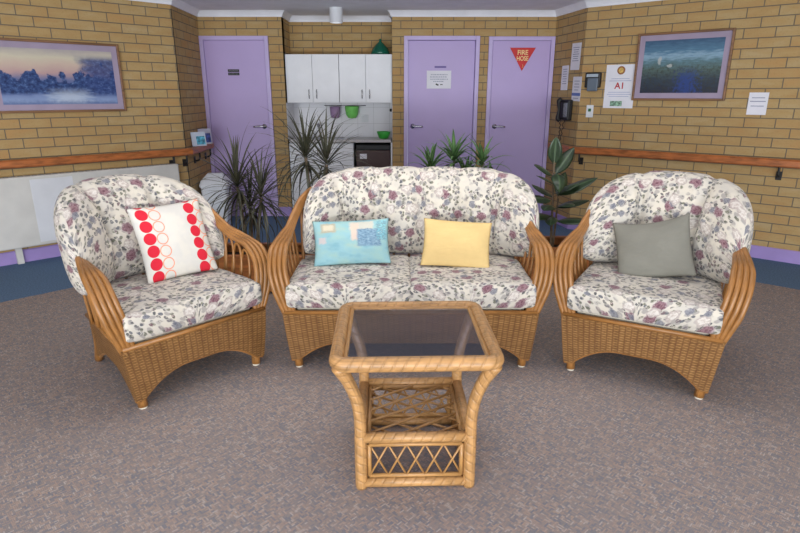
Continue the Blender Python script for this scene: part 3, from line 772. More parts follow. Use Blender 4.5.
m.build('base_rails', POLE, tab, smooth=True)
def lattice_panel(name, M4, w, h, nx):
    fr = MB()
    P = lambda u, v, o=0.0: M4 @ Vector((u, o, v))
    for a, b in (((-w, -h), (w, -h)), ((-w, h), (w, h)), ((-w, -h), (-w, h)), ((w, -h), (w, h))): fr.tube([P(*a), P(*b)], 0.0085, 8, 1)
    pn = fr.build(name, THIN, tab, smooth=True)
    lt = MB(); st = 2 * w / nx
    for k in range(nx):
        a = -w + k * st
        lt.tube([P(a, -h, -0.003), P(a + st, h, -0.003)], 0.0043, 6, 1); lt.tube([P(a, h, 0.004), P(a + st, -h, 0.004)], 0.0043, 6, 1)
    lt.build('lattice', THIN, pn, smooth=True)
for ang, rad_, w in ((0, BD, BW - 0.032), (PI, BD, BW - 0.032), (PI / 2, BW, BD - 0.032), (-PI / 2, BW, BD - 0.032)):
    M4 = Matrix.Rotation(ang, 4, 'Z') @ Matrix.Translation((0, -rad_, 0.120)); lattice_panel('lattice_panel', M4, w, 0.068, 5)
sh = MB()
for s in (-1, 1):
    sh.tube([(-BW + 0.03, s * (BD - 0.03), 0.212), (BW - 0.03, s * (BD - 0.03), 0.212)], 0.009, 8, 1); sh.tube([(s * (BW - 0.03), -BD + 0.03, 0.212), (s * (BW - 0.03), BD - 0.03, 0.212)], 0.009, 8, 1)
shf = sh.build('shelf_frame', THIN, tab, smooth=True)
lt = MB(); wx, wy = BW - 0.03, BD - 0.03
def clipline(c, sl, z, r):
    # y = sl*x + c inside the shelf rectangle
    pts = []
    for x in (-wx, wx):
        y = sl * x + c
        if -wy <= y <= wy: pts.append((x, y, z))
    for y in (-wy, wy):
        x = (y - c) / sl
        if -wx < x < wx: pts.append((x, y, z))
    if len(pts) >= 2 and (Vector(pts[0]) - Vector(pts[1])).length > 0.03: lt.tube(pts[:2], r, 7, 1)
for k in range(-4, 5): clipline(k * 0.082 + 0.01, 0.62, 0.216, 0.0055)
for k in range(-4, 5): clipline(k * 0.082 + 0.02, -0.62, 0.207, 0.0050)
lt.build('lattice', THIN, shf, smooth=True)

# ------------------------------------------------------------------ throw pillows
def pillow(name, label, w, h, t, mat, loc, yaw, lean, tilt, seed, sag=0.0):
    N = 28; F, B, U = [], [], []
    for i in range(N + 1):
        u = math.sin(PI / 2 * (2 * i / N - 1)) * .5 + .5 * (2 * i / N - 1); f_, b_, u_ = [], [], []
        for j in range(N + 1):
            v = math.sin(PI / 2 * (2 * j / N - 1)) * .5 + .5 * (2 * j / N - 1)
            x = u * w / 2 * (1 - 0.055 * (1 - v * v)); z = v * h / 2 * (1 - 0.055 * (1 - u * u)) + h / 2
            z -= sag * (1 - u * u) * (v + 1) / 2
            th = t / 2 * (max(0, 1 - u * u) ** 0.5 * max(0, 1 - v * v) ** 0.5)
            wv = 0.010 * noise.noise(Vector((u * 2.2 + seed, v * 2.2, seed))) * th / (t / 2)
            f_.append((x, -th - wv, z)); b_.append((x, th, z)); u_.append(((u + 1) / 2, (v + 1) / 2))
        F.append(f_); B.append(b_); U.append(u_)
    mb = MB(); mb.grid(F, U); mb.grid(B, U)
    o = mb.build(name, mat, smooth=True, merge=0.0005)
    R = Matrix.Rotation(yaw, 4, 'Z') @ Matrix.Rotation(-lean, 4, 'X') @ Matrix.Rotation(tilt, 4, 'Y')
    o.rotation_euler = R.to_euler(); o.location = loc
    return tag(o, label, 'throw pillow', 'throw pillows on the rattan seats')
R_ = math.radians
pillow('throw_pillow', 'cream throw pillow with columns of red dots and orange rings, on the left armchair', 0.385, 0.42, 0.13, dots_mat(), (-1.172, 2.93, 0.50), R_(40), R_(24), R_(-2), 1.0)
pillow('throw_pillow', 'aqua throw pillow with a seaside print on the left half of the sofa', 0.45, 0.27, 0.12, beach_mat(), (-0.275, 3.14, 0.505), R_(3), R_(26), R_(-2), 2.0)
pillow('throw_pillow', 'plain pale yellow throw pillow on the right half of the sofa', 0.40, 0.29, 0.12, plain_fabric('yellow_cotton', (222, 192, 132)), (0.315, 3.10, 0.50), R_(-2), R_(32), R_(4), 3.0)
pillow('throw_pillow', 'plain grey throw pillow on the right armchair', 0.395, 0.345, 0.13, plain_fabric('grey_cotton', (128, 126, 116)), (1.385, 2.905, 0.497), R_(-32), R_(26), R_(-15), 4.0, 0.02)

# ------------------------------------------------------------------ plants
LEAFD = leaf_mat('dracaena_leaf', (48, 52, 42), (78, 76, 58)); LEAFM = leaf_mat('cordyline_leaf', (52, 84, 52), (96, 128, 76)); LEAFR = leaf_mat('rubber_leaf', (34, 50, 36), (62, 82, 54), 0.3)
STEM = simple('woody_stem', (120, 104, 84), 0.8, var=0.2, scale=30); GSTEM = simple('green_stem', (96, 104, 72), 0.6, var=0.15)
def strap(mb, base, az, el, length, width, droop, seg=7, fold=0.25):
    p = Vector(base); rows = []; UV = []
    for k in range(seg + 1):
        t = k / seg
        e = el - droop * t * t
        d = Vector((math.cos(az) * math.cos(e), math.sin(az) * math.cos(e), math.sin(e)))
        if k: p = p + d * (length / seg)
        side = Vector((-math.sin(az), math.cos(az), 0)); nrm = d.cross(side)
        w = width * (min(1.0, 0.45 + t * 3.0) * (1 - t ** 2.2)) / 2 + 0.0006
        rows.append([p - side * w - nrm * (w * fold), p, p + side * w - nrm * (w * fold)]); UV.append([(0, t), (0.5, t), (1, t)])
    mb.grid(rows, UV)
def head(parent, base, n, length, width, mat, el0=-0.15, el1=1.45, droop=0.9, name='foliage'):
    mb = MB()
    for k in range(n):
        t = k / n
        el = el0 + (el1 - el0) * t + random.uniform(-0.12, 0.12)
        az = k * 2.39996 + random.uniform(-0.3, 0.3)
        L = length * (0.75 + 0.35 * random.random()) * (1.0 if t < 0.8 else 0.85)
        strap(mb, (base[0], base[1], base[2] - 0.10 * (1 - t)), az, el, L, width, droop * (1.15 - t * 0.9) + random.uniform(0, 0.25))
    return mb.build(name, mat, parent, smooth=True)
def planter(label, x, y, w, d, h):
    t = thing('planter_box', label, 'planter', (x, y, 0), 0, 'timber planter boxes behind the seats')
    m = MB(); th = 0.022
    for s in (-1, 1):
        m.box((0, s * (d / 2 - th / 2), h / 2 + 0.01), (w, th, h - 0.02)); m.box((s * (w / 2 - th / 2), 0, h / 2 + 0.01), (th, d - 2 * th, h - 0.02))
    m.box((0, 0, 0.05), (w - 2 * th, d - 2 * th, 0.03)); m.build('panel_box', PLANTW, t, bevel=0.003)
    m = MB()
    for s in (-1, 1):
        m.box((0, s * (d / 2 - 0.02), h - 0.008), (w + 0.02, 0.05, 0.018)); m.box((s * (w / 2 - 0.02), 0, h - 0.008), (0.05, d - 0.09, 0.018))
    m.build('rim', PLANTW, t, bevel=0.003)
    m = MB(); m.box((0, 0, h - 0.10), (w - 0.05, d - 0.05, 0.06)); m.build('soil', SOIL, t)
    return t
planter('long timber planter box behind the gap between left armchair and sofa', -0.93, 4.25, 1.0, 0.40, 0.30)
planter('timber planter box holding the rubber plant, between sofa and right armchair', 1.22, 4.47, 0.56, 0.42, 0.30)
planter('timber planter box hidden behind the sofa back, holding the small leafy cane plant', 0.42, 4.25, 0.50, 0.36, 0.30)

def dracaena(label, x, y, heads):
    t = thing('dracaena_plant', label, 'plant', (x, y, 0.232), 0, 'spiky dracaenas in the long planter')
    for (dx, dy, z, n, L) in heads:
        m = MB(); m.tube([(dx * 0.4, dy * 0.4, -0.02), (dx * 0.6, dy * 0.6, z * 0.4), (dx, dy, z - 0.05)], [0.017, 0.014, 0.012], 8, 5); m.build('stem', STEM, t, smooth=True)
        head(t, (dx, dy, z), n, L, 0.017, LEAFD, -0.7, 1.5, 1.15)
dracaena('spiky dark dracaena in front of the left lavender door', -1.16, 4.25, ((-0.07, 0.02, 0.60, 70, 0.52), (0.12, -0.04, 0.53, 60, 0.44), (0.0, 0.08, 0.44, 40, 0.42)))
dracaena('tall spiky dracaena in front of the kitchenette, beside the sofa', -0.63, 4.28, ((-0.075, 0.0, 0.82, 64, 0.50), (0.075, 0.03, 0.76, 58, 0.48)))

cp_ = thing('cordyline_plant', 'leafy green cane plant showing above the sofa back', 'plant', (0.42, 4.25, 0.232), 0)
for (dx, dy, z, n, L) in ((-0.02, 0, 0.80, 30, 0.27), (-0.19, 0.02, 0.73, 26, 0.25), (0.19, -0.02, 0.78, 18, 0.28), (0.27, 0.03, 0.62, 14, 0.22), (0.08, 0.05, 0.66, 16, 0.24)):
    m = MB(); m.tube([(dx * 0.4, dy, -0.02), (dx * 0.8, dy, z * 0.5), (dx, dy, z - 0.03)], [0.011, 0.009, 0.007], 8, 4); m.build('stem', GSTEM, cp_, smooth=True)
    head(cp_, (dx, dy, z), n, L, 0.032, LEAFM, -0.1, 1.35, 1.25)

rp = thing('rubber_plant', 'rubber plant with broad glossy leaves beside the right armchair', 'plant', (1.235, 4.47, 0.232), 0)
m = MB(); m.tube([(0.0, 0, -0.02), (-0.012, 0, 0.3), (-0.02, 0, 0.55), (-0.028, 0, 0.72)], [0.012, 0.010, 0.008, 0.006], 10, 5); m.build('stem', STEM, rp, smooth=True)
m = MB(); m.tube([(0.02, 0.03, -0.02), (0.03, 0.03, 0.2), (0.035, 0.04, 0.42)], [0.010, 0.008, 0.006], 10, 5); m.build('stem', STEM, rp, smooth=True)
def broad(base, az, el, L, w, droop, roll=0.0):
    mb = MB(); p = Vector(base); rows, UV = [], []; seg = 12
    for k in range(seg + 1):
        t = k / seg; e = el - droop * t
        d = Vector((math.cos(az) * math.cos(e), math.sin(az) * math.cos(e), math.sin(e)))
        if k: p = p + d * (L / seg)
        side = Vector((-math.sin(az), math.cos(az), 0)); nr = side.cross(d) * -1
        side = side * math.cos(roll) + nr * math.sin(roll); nn = d.cross(side)
        tt = max(0.0, (t - 0.12) / 0.88)
        ww = w / 2 * (math.sin(PI * tt ** 0.85) ** 0.75 if 0 < tt < 1 else 0.0) + (0.002 if t < 0.97 else 0.0003)
        rows.append([p + side * (ww * q) + nn * (-abs(q) * ww * 0.22) for q in (-1, -0.6, -0.25, 0, 0.25, 0.6, 1)]); UV.append([(0.5 + q / 2, t) for q in (-1, -0.6, -0.25, 0, 0.25, 0.6, 1)])
    mb.grid(rows, UV); return mb.build('leaf', LEAFR, rp, smooth=True, solid=0.0015)
for a in (((-0.028, 0, 0.68), 4.5, 1.52, 0.23, 0.105, 0.10, 0.0), ((-0.02, 0, 0.60), 0.35, 0.98, 0.28, 0.10, 0.10, 0.9), ((-0.02, 0, 0.60), 3.5, 0.75, 0.22, 0.11, 0.5, -0.5), ((-0.02, 0, 0.54), 3.8, 0.65, 0.23, 0.12, 0.5, -0.3),
          ((-0.015, 0, 0.62), 4.75, 0.5, 0.24, 0.11, 2.2, 0.0), ((-0.015, 0, 0.46), 5.6, 0.75, 0.24, 0.12, 0.5, 0.4), ((-0.01, 0, 0.44), 5.95, 0.62, 0.36, 0.13, 0.25, 0.5), ((-0.01, 0, 0.40), 3.4, 0.55, 0.24, 0.12, 0.8, -0.4),
          ((0.0, 0, 0.34), 0.1, 0.45, 0.30, 0.10, 0.4, 0.3), ((0.0, 0, 0.28), 3.6, 0.4, 0.26, 0.12, 0.7, -0.3), ((0.0, 0, 0.24), 5.9, 0.3, 0.30, 0.12, 0.4, 0.3), ((0.03, 0.03, 0.36), 5.2, 0.6, 0.2, 0.10, 0.8, 0.2), ((0.0, 0, 0.42), 2.4, 0.7, 0.24, 0.11, 0.5, 0.0), ((0.03, 0.04, 0.42), 1.0, 0.95, 0.26, 0.1, 0.2, 0.6), ((-0.01, 0, 0.28), 4.4, 0.3, 0.2, 0.10, 0.9, 0.0), ((-0.005, 0, 0.36), 4.1, 0.5, 0.22, 0.11, 0.9, -0.2)):
    broad(*a)

# ------------------------------------------------------------------ kitchenette
kw = (AX1 - AX0) / 2
st = MB(); st.quad((AX0 + 0.001, AY - 0.004, 0.93), (AX1 - 0.001, AY - 0.004, 0.93), (AX1 - 0.001, AY - 0.004, 1.36), (AX0 + 0.001, AY - 0.004, 1.36), ((0, 0.03), (1.24, 0.03), (1.24, 0.46), (0, 0.46)))
struct(st.build('trim_splashback', TILE, solid=-0.006))
for s in (0, 1):
    st = MB(); x = AX0 + 0.003 if s == 0 else AX1 - 0.003
    st.box((x, 7.19, 1.145), (0.005, 0.45, 0.43)); struct(st.build('trim_side_tiles', TILE))
def cupboard(x0, label):
    w = kw - 0.004
    t = thing('wall_cupboard', label, 'cupboard', (x0 + kw / 2, 7.175, 1.358), 0, 'white wall cupboards in the kitchenette')
    m = MB(); m.box((0, 0.055, 0.274), (w, 0.38, 0.546)); m.build('carcass', WHITE, t)
    for s in (-1, 1):
        m = MB(); m.box((s * w / 4, -0.145, 0.274), (w / 2 - 0.004, 0.018, 0.542)); d = m.build('door', WHITE, t, bevel=0.002)
        m = MB(); hx = s * 0.045; y = -0.154
        m.tube([(hx, y, 0.05), (hx, y - 0.022, 0.055), (hx, y - 0.022, 0.145), (hx, y, 0.15)], 0.0055, 8, 1); m.build('handle', CHROME, d, smooth=True)
    return t
cupboard(AX0, 'white two-door wall cupboard above the kitchenette bench, left unit'); cupboard(AX0 + kw, 'white two-door wall cupboard above the kitchenette bench, right unit under the green ornament')
t = thing('base_cupboard', 'white base cupboard under the bench, left of the bar fridge', 'cupboard', ((AX0 - 0.56) / 2, 7.19, 0))
w = -0.56 - AX0 - 0.01
m = MB(); m.box((0, 0.02, 0.49), (w, 0.40, 0.80)); m.build('carcass', WHITE, t)
m = MB(); m.box((0, 0.02, 0.045), (w, 0.36, 0.09)); m.build('kickboard', BLACK, t)
for s in (-1, 1):
    m = MB(); m.box((s * w / 4, -0.210, 0.49), (w / 2 - 0.004, 0.018, 0.79)); d = m.build('door', WHITE, t, bevel=0.002)
    m = MB(); m.tube([(s * 0.045, -0.22, 0.74), (s * 0.045, -0.242, 0.745), (s * 0.045, -0.242, 0.835), (s * 0.045, -0.22, 0.84)], 0.0055, 8, 1); m.build('handle', CHROME, d, smooth=True)
t = thing('bar_fridge', 'dark brown bar fridge under the right end of the kitchenette bench', 'fridge', (-0.325, 7.19, 0))
BROWN = simple('dark_brown_door', (66, 42, 40), 0.35, var=0.08)
m = MB(); m.box((-0.006, 0.03, 0.44), (0.415, 0.40, 0.86)); m.build('cabinet', BLACK, t, bevel=0.006)
m = MB(); m.box((0, -0.21, 0.41), (0.41, 0.035, 0.79)); d = m.build('fridge_door', BROWN, t, bevel=0.006)
m = MB(); m.box((-0.12, -0.2285, 0.735), (0.085, 0.002, 0.06)); s_ = m.build('sticker', PAPER, d)
m = MB(); m.box((0, -0.21, 0.84), (0.41, 0.03, 0.05)); m.build('control_strip', BLACK, t, bevel=0.004)
e = MB(); e.box((AX1 - 0.012, 7.18, 0.449), (0.018, 0.46, 0.898)); tag(e.build('end_panel', WHITE, bevel=0.002), 'narrow white end panel at the right side of the bar fridge', 'panel')
bt = thing('benchtop', 'grey kitchenette benchtop with a small steel sink', 'benchtop', ((AX0 + AX1) / 2, 7.18, 0.90))
m = MB(); m.box((0, 0, 0.017), (1.225, 0.47, 0.034)); m.build('worktop', BENCH, bt, bevel=0.004)
m = MB(); m.box((-0.17, 0.0, 0.036), (0.46, 0.36, 0.005)); sk = m.build('sink_rim', CHROME, bt, bevel=0.002)
m = MB(); m.box((-0.17, 0.0, 0.0395), (0.38, 0.28, 0.002)); m.build('sink_bowl', simple('sink_steel', (120, 122, 126), 0.35, 0.8), sk)
m = MB(); m.tube([(-0.3, 0.16, 0.036), (-0.3, 0.16, 0.17), (-0.3, 0.13, 0.21), (-0.3, 0.06, 0.20), (-0.3, 0.04, 0.17)], 0.010, 10, 5); m.build('tap', CHROME, sk, smooth=True)
GREEN = Mat('bright_green_plastic', (60, 176, 66), 0.4); GR2 = simple('light_green_plastic', (132, 226, 112), 0.4); PURP = simple('mauve_plastic', (176, 146, 186), 0.5); TEAL = simple('dark_green_glass', (20, 96, 76), 0.15)
m = MB(); m.lathe([(0.035, 0.0), (0.055, 0.006), (0.075, 0.05), (0.085, 0.085), (0.080, 0.085), (0.070, 0.05), (0.05, 0.012), (0.0, 0.010)], (-0.20, 7.10, 0.935), 20)
tag(m.build('bowl', GREEN, smooth=True), 'bright green bowl standing on the kitchenette bench', 'bowl')
ut = thing('utensil_rail', 'thin chrome utensil rail under the wall cupboards', 'rail', (-0.70, 7.38, 1.32))
m = MB(); m.tube([(-0.25, 0, 0), (0.27, 0, 0)], 0.006, 8, 1); m.build('bar', CHROME, ut, smooth=True)
for x in (-0.24, 0.26):
    m = MB(); m.tube([(x, 0.03, 0), (x, 0, 0)], 0.008, 8, 1); m.build('bracket', CHROME, ut)
m = MB(); m.lathe([(0.001, 0.0), (0.05, 0.008), (0.075, 0.05), (0.085, 0.12), (0.088, 0.15), (0.082, 0.15), (0.07, 0.05), (0.0, 0.012)], (-0.60, 7.31, 1.165), 20)
tag(m.build('colander', GR2, smooth=True), 'light green colander hanging from the utensil rail', 'colander')
m = MB(); m.lathe([(0.001, 0.0), (0.045, 0.004), (0.06, 0.05), (0.066, 0.14), (0.060, 0.14), (0.05, 0.02), (0.0, 0.012)], (-0.81, 7.31, 1.17), 18)
tag(m.build('cup', PURP, smooth=True), 'mauve cup hanging from the utensil rail beside the colander', 'cup')
m = MB(); m.box((-0.445, AY - 0.016, 1.165), (0.085, 0.012, 0.085)); sw = tag(m.build('power_outlet', WPLAST, bevel=0.003), 'white power outlet on the tiles right of the colander', 'outlet')
m = MB(); m.box((-0.46, AY - 0.024, 1.18), (0.012, 0.005, 0.02)); m.build('switch', WPLAST, sw)
m = MB(); m.tube([(AX1 - 0.006, 7.2, 1.27), (AX1 - 0.035, 7.2, 1.27)], 0.018, 12, 1); tag(m.build('black_knob', BLACK, smooth=True), 'small black knob on the right side of the kitchenette splashback', 'knob')
# green ornament: bell-shaped dome with a knob on a foot
m = MB(); m.lathe([(0.10, 0.0), (0.115, 0.008), (0.11, 0.035), (0.09, 0.075), (0.055, 0.115), (0.025, 0.14), (0.014, 0.155), (0.018, 0.165), (0.012, 0.178), (0.0, 0.18)], (-0.235, 7.20, 1.906), 22)
tag(m.build('glass_ornament', TEAL, smooth=True), 'dark green glass bell ornament on top of the wall cupboards', 'ornament')

cl_ = thing('ceiling_light', 'white cylinder downlight on the ceiling in front of the kitchenette', 'light', (-0.70, 6.72, HC))
m = MB(); m.lathe([(0.072, 0.0), (0.072, -0.20), (0.066, -0.203), (0.062, -0.195), (0.062, -0.15), (0.0, -0.15)], (0, 0, 0), 28); m.build('housing', WPLAST, cl_, smooth=False)
LAMP = Mat('lamp_glow', (255, 250, 240)); LAMP.out('Emission Color', (1, .97, .92, 1)); LAMP.out('Emission Strength', 1.2)
m = MB(); m.lathe([(0.0, -0.19), (0.03, -0.186), (0.052, -0.165), (0.055, -0.152)], (0, 0, 0), 20); m.build('bulb', LAMP, cl_, smooth=True)

# ------------------------------------------------------------------ door signs
ds = thing('door_sign', 'small black two-line name plate on the left lavender door', 'sign', (-1.93, 6.928, 1.70))
for z in (0.018, -0.018):
    m = MB(); m.box((0, 0, z), (0.13, 0.006, 0.030)); p = m.build('plate', BLACK, ds)
    m = MB()
    for k in range(7): m.box((-0.048 + k * 0.016, -0.0035, z), (0.009, 0.001, 0.005))
    m.build('lettering', simple('pale_lettering', (150, 150, 158), 0.6), p)
pp = thing('paper_notice', 'white paper notice taped to the middle lavender door', 'notice', (0.455, 6.962, 1.62))
m = MB(); m.box((0, 0, 0), (0.285, 0.003, 0.20)); p = m.build('sheet', PAPER, pp)
m = MB()
for z, w in ((0.055, 0.19), (0.03, 0.21), (0.005, 0.20), (-0.02, 0.13)):
    x = -w / 2
    while x < w / 2 - 0.01:
        l = random.uniform(0.012, 0.03); m.box((x + l / 2, -0.0022, z), (min(l, w / 2 - x), 0.001, 0.007)); x += l + 0.006
m.build('writing', LINE, p)
m = MB(); m.box((-0.02, -0.0022, -0.055), (0.035, 0.001, 0.016), M=Matrix.Rotation(0.4, 3, 'Y')); m.box((0.03, -0.0022, -0.055), (0.03, 0.001, 0.01)); m.build('printed_drawing', BLACK, p)
m = MB(); m.box((0.47, 6.962, 1.76), (0.135, 0.005, 0.020)); tag(m.build('name_plate', PLUMP, bevel=0.001), 'small purple name plate above the paper notice', 'sign')
fs = thing('fire_hose_sign', 'red triangular fire hose sign on the right lavender door', 'sign', (1.41, 6.925, 1.845))
m = MB(); a, b, c = (-0.148, 0, 0.122), (0.148, 0, 0.122), (0, 0, -0.13)
i = [m.vert(q) for q in (a, b, c)]; m.face(i, [(0, 0)] * 3); pl_ = m.build('plate', REDP, fs, solid=0.003)
tx = text_mesh('FIRE', 0.072, 'lettering', YELP, pl_, width=0.95); tx.location = (0, -0.004, 0.068)
tx = text_mesh('HOSE', 0.070, 'lettering', YELP, pl_, width=0.78); tx.location = (0, -0.004, 0.004)
m = MB(); m.tube([(0, -0.004, -0.058), (0.010, -0.004, -0.075), (0.006, -0.004, -0.092), (0, -0.004, -0.098)], [0.004, 0.010, 0.010, 0.003], 8, 3, flat=0.3); m.build('hose_symbol', YELP, pl_)

# ------------------------------------------------------------------ things on the left wall
def wallframe(p0, d, s, z, off):      # point along a wall, offset into the room
    n = Vector((d.y, -d.x)) if True else None
    return (p0[0] + d.x * s + n.x * off, p0[1] + d.y * s + n.y * off, z)
LDIR = (Vector(LC) - Vector(LF)).normalized(); RDIR = (Vector(RF) - Vector(RC)).normalized()
LANG = math.atan2(LDIR.y, LDIR.x); RANG = math.atan2(RDIR.y, RDIR.x)
LL, RL = 3.9, 4.3
def picture(label, loc, ang, w, h, canvas, mat_w):
    t = thing('framed_painting', label, 'painting', loc, ang)
    FR = wood_mat('picture_frame_timber', (128, 92, 62), 0.4); MATB = simple('picture_mount', (164, 150, 172), 0.7, var=0.03)
    m = MB(); fw = 0.02
    for s in (-1, 1):
        m.box((s * (w / 2 - fw / 2), -0.018, 0), (fw, 0.034, h)); m.box((0, -0.018, s * (h / 2 - fw / 2)), (w - 2 * fw, 0.034, fw))
    m.build('frame', FR, t, bevel=0.004)
    m = MB(); m.box((0, -0.010, 0), (w - 2 * fw, 0.014, h - 2 * fw)); m.build('mount', MATB, t)
    m = MB(); a, b = w / 2 - fw - mat_w, h / 2 - fw - mat_w
    m.quad((-a, -0.0185, -b), (a, -0.0185, -b), (a, -0.0185, b), (-a, -0.0185, b)); m.build('canvas', canvas, t, solid=-0.001)
    return t
def lw(px_s, z, off): return wallframe(LF, LDIR, LL - px_s, z, off)
def rw(s, z, off): return wallframe(RC, RDIR, s, z, off)
picture('framed dusk lake painting with blue trees on the left brick wall', lw(1.085, 1.60, 0.003), LANG, 1.06, 0.60, painting('lake'), 0.05)
picture('framed dark river painting with white birds on the right brick wall', rw(0.965, 1.705, 0.003), RANG, 0.83, 0.615, painting('river'), 0.05)

HOOK = simple('black_iron', (26, 26, 28), 0.5)
def handrail(label, pts, brk):
    t = thing('handrail', label, 'handrail', (0, 0, 0), 0, 'timber handrails on the side walls')
    rows = []
    P = [Vector(p) for p in pts]
    for k in range(len(P)):
        ds_ = []
        if k: ds_.append((P[k] - P[k - 1]).normalized())
        if k < len(P) - 1: ds_.append((P[k + 1] - P[k]).normalized())
        ns = [Vector((d.y, -d.x)) for d in ds_]; nn = ns[0] if len(ns) == 1 else (ns[0] + ns[1]) / (1 + ns[0].dot(ns[1]))
        o0, o1, za, zb = 0.045, 0.085, 0.845, 0.915
        prof = [(o0, za + .006), (o0 + .006, za), (o1 - .012, za), (o1, za + .012), (o1, zb - .014), (o1 - .014, zb), (o0 + .006, zb), (o0, zb - .006)]
        rows.append([(P[k].x + nn.x * o, P[k].y + nn.y * o, z) for o, z in prof + prof[:1]])
    m = MB(); m.grid(rows); m.face([m.vert(p) for p in rows[0][:-1]]); m.face([m.vert(p) for p in rows[-1][:-1]]); m.build('rail', RAILW, t, merge=1e-5)
    for (p, d, s) in brk:
        a = wallframe(p, d, s, 0.80, 0.0); q = lambda o, z: wallframe(p, d, s, z, o)
        m = MB(); m.tube([q(0.004, 0.76), q(0.03, 0.755), q(0.058, 0.77), q(0.064, 0.80), q(0.064, 0.846)], 0.010, 8, 4)
        m.box(wallframe(p, d, s, 0.765, 0.006), (0.045, 0.010, 0.075), math.atan2(d.y, d.x)); m.build('bracket', HOOK, t, smooth=False)
LRD = (Vector(LB) - Vector(LC)).normalized(); RRD = (Vector(RC) - Vector(RB)).normalized()
handrail('long timber handrail along the left brick wall above the heater', [LF, LC, (LB[0] - LRD.x * 0.12, LB[1] - LRD.y * 0.12)], [(LF, LDIR, LL - 0.17), (LF, LDIR, LL - 0.03), (LF, LDIR, 1.4), (LC, LRD, 0.25), (LC, LRD, 0.68)])
handrail('long timber handrail along the right brick wall behind the armchair', [(RB[0] + RRD.x * 0.2, RB[1] + RRD.y * 0.2), RC, RF], [(RB, RRD, 0.40), (RC, RDIR, 0.08), (RC, RDIR, 1.9)])

ht = thing('wall_heater', 'cream panel heater on the left wall behind the armchair', 'heater', lw(0.85, 0, 0), LANG)
m = MB(); m.box((-0.12, -0.055, 0.46), (1.66, 0.09, 0.62)); m.build('casing', HEAT, ht, bevel=0.012)
m = MB()
for k in range(30): m.box((-0.9 + k * 0.054, -0.055, 0.771), (0.036, 0.05, 0.004))
m.build('grille', simple('grille_grey', (150, 150, 150), 0.6), ht)
m = MB(); m.box((-0.46, -0.101, 0.46), (0.34, 0.004, 0.56)); m.build('front_panel', simple('panel_pale', (216, 218, 222), 0.5, var=.02), ht, bevel=0.002)
for x in (-0.8, 0.5):
    m = MB(); m.box((x, -0.03, 0.075), (0.05, 0.05, 0.15)); m.build('foot_bracket', HEAT, ht)

# brochures lying on the end of the left rail
def card(label, s, off, w, h, col, col2, yaw, lean):
    p = wallframe(LC, LRD, s, 0.916, off)
    t = thing('brochure', label, 'brochure', p, math.atan2(LRD.y, LRD.x) + yaw, 'brochures propped on the left handrail')
    R = Matrix.Rotation(-lean, 3, 'X')
    m = MB(); m.box(R @ Vector((0, 0, h / 2)), (w, 0.006, h), M=R); b = m.build('cover', simple('glossy_card', col, 0.4, var=0.04), t)
    m = MB(); m.box(R @ Vector((w * 0.12, -0.0035, h * 0.4)), (w * 0.6, 0.001, h * 0.6), M=R); m.build('picture_panel', simple('card_picture', col2, 0.4, var=0.5, scale=30), t)
card('white and pale blue brochure on the left handrail, nearer the heater', 0.22, 0.085, 0.17, 0.15, (206, 216, 232), (80, 150, 205), -0.75, 0.15)
card('white and dark blue brochure on the left handrail, nearer the door', 0.48, 0.085, 0.16, 0.17, (196, 196, 214), (70, 84, 150), -0.7, 0.15)

b = thing('rubbish_bin', 'white plastic swing-top bin beside the left lavender door', 'bin', (-2.09, 6.42, 0), 0.05)
def rrect(w, d, z, r=0.03): return rr(w, d, r, z, 3)
m = MB(); rows = [rrect(0.11, 0.10, 0.0), rrect(0.13, 0.12, 0.20), rrect(0.148, 0.135, 0.47)]
m.grid([r + r[:1] for r in rows]); m.face([m.vert(p) for p in rows[0]]); m.face([m.vert(p) for p in rows[-1]]); m.build('bin_body', WPLAST, b, smooth=False, merge=1e-4)
m = MB(); rows = [rrect(0.158, 0.145, 0.46), rrect(0.158, 0.145, 0.485), rrect(0.145, 0.12, 0.53), rrect(0.085, 0.04, 0.60, 0.02), rrect(0.08, 0.03, 0.605, 0.02)]
m.grid([r + r[:1] for r in rows]); m.face([m.vert(p) for p in rows[0]]); m.face([m.vert(p) for p in rows[-1]]); ld_ = m.build('swing_lid', WPLAST, b, merge=1e-4)

# ------------------------------------------------------------------ things on the right wall
def sheet(name, label, cat, p0, d, s, z, w, h, off=0.002, tilt=0.0, th=0.003, mat=PAPER):
    t = thing(name, label, cat, wallframe(p0, d, s, z, off), math.atan2(d.y, d.x)); t.rotation_euler.y = tilt
    m = MB(); m.box((0, -th / 2, 0), (w, th, h)); return t, m.build('sheet', mat, t), th
def lines(parent, th, rows, mat=LINE, hh=0.006):
    m = MB()
    for z, x, w in rows: m.box((x, -th - 0.0006, z), (w, 0.001, hh))
    return m.build('writing', mat, parent)
t, s_, th = sheet('paper_notice', 'tall narrow white notice on the short wall, higher one beside the corner', 'notice', RB, RRD, 0.55, 1.84, 0.20, 0.27, tilt=0.03)
lines(s_, th, [(0.09 - k * 0.022, 0.0, 0.14 - 0.02 * (k % 3)) for k in range(7)])
t, s_, th = sheet('paper_notice', 'small white notice on the short wall, close to the fire hose door', 'notice', RB, RRD, 0.33, 1.63, 0.16, 0.26)
lines(s_, th, [(0.09 - k * 0.025, 0.0, 0.10 - 0.015 * (k % 2)) for k in range(7)])
t, s_, th = sheet('paper_notice', 'white card with a blue band on the short wall above the telephone', 'notice', RB, RRD, 0.63, 1.51, 0.19, 0.25, tilt=0.02)
m = MB(); m.box((0, -th - 0.0006, -0.055), (0.19, 0.001, 0.03)); m.build('blue_band', simple('blue_print', (96, 120, 180), 0.6), s_)
lines(s_, th, [(0.08, 0, 0.12), (0.05, 0, 0.1), (0.02, 0, 0.12), (-0.01, 0, 0.09), (-0.095, 0, 0.12)])
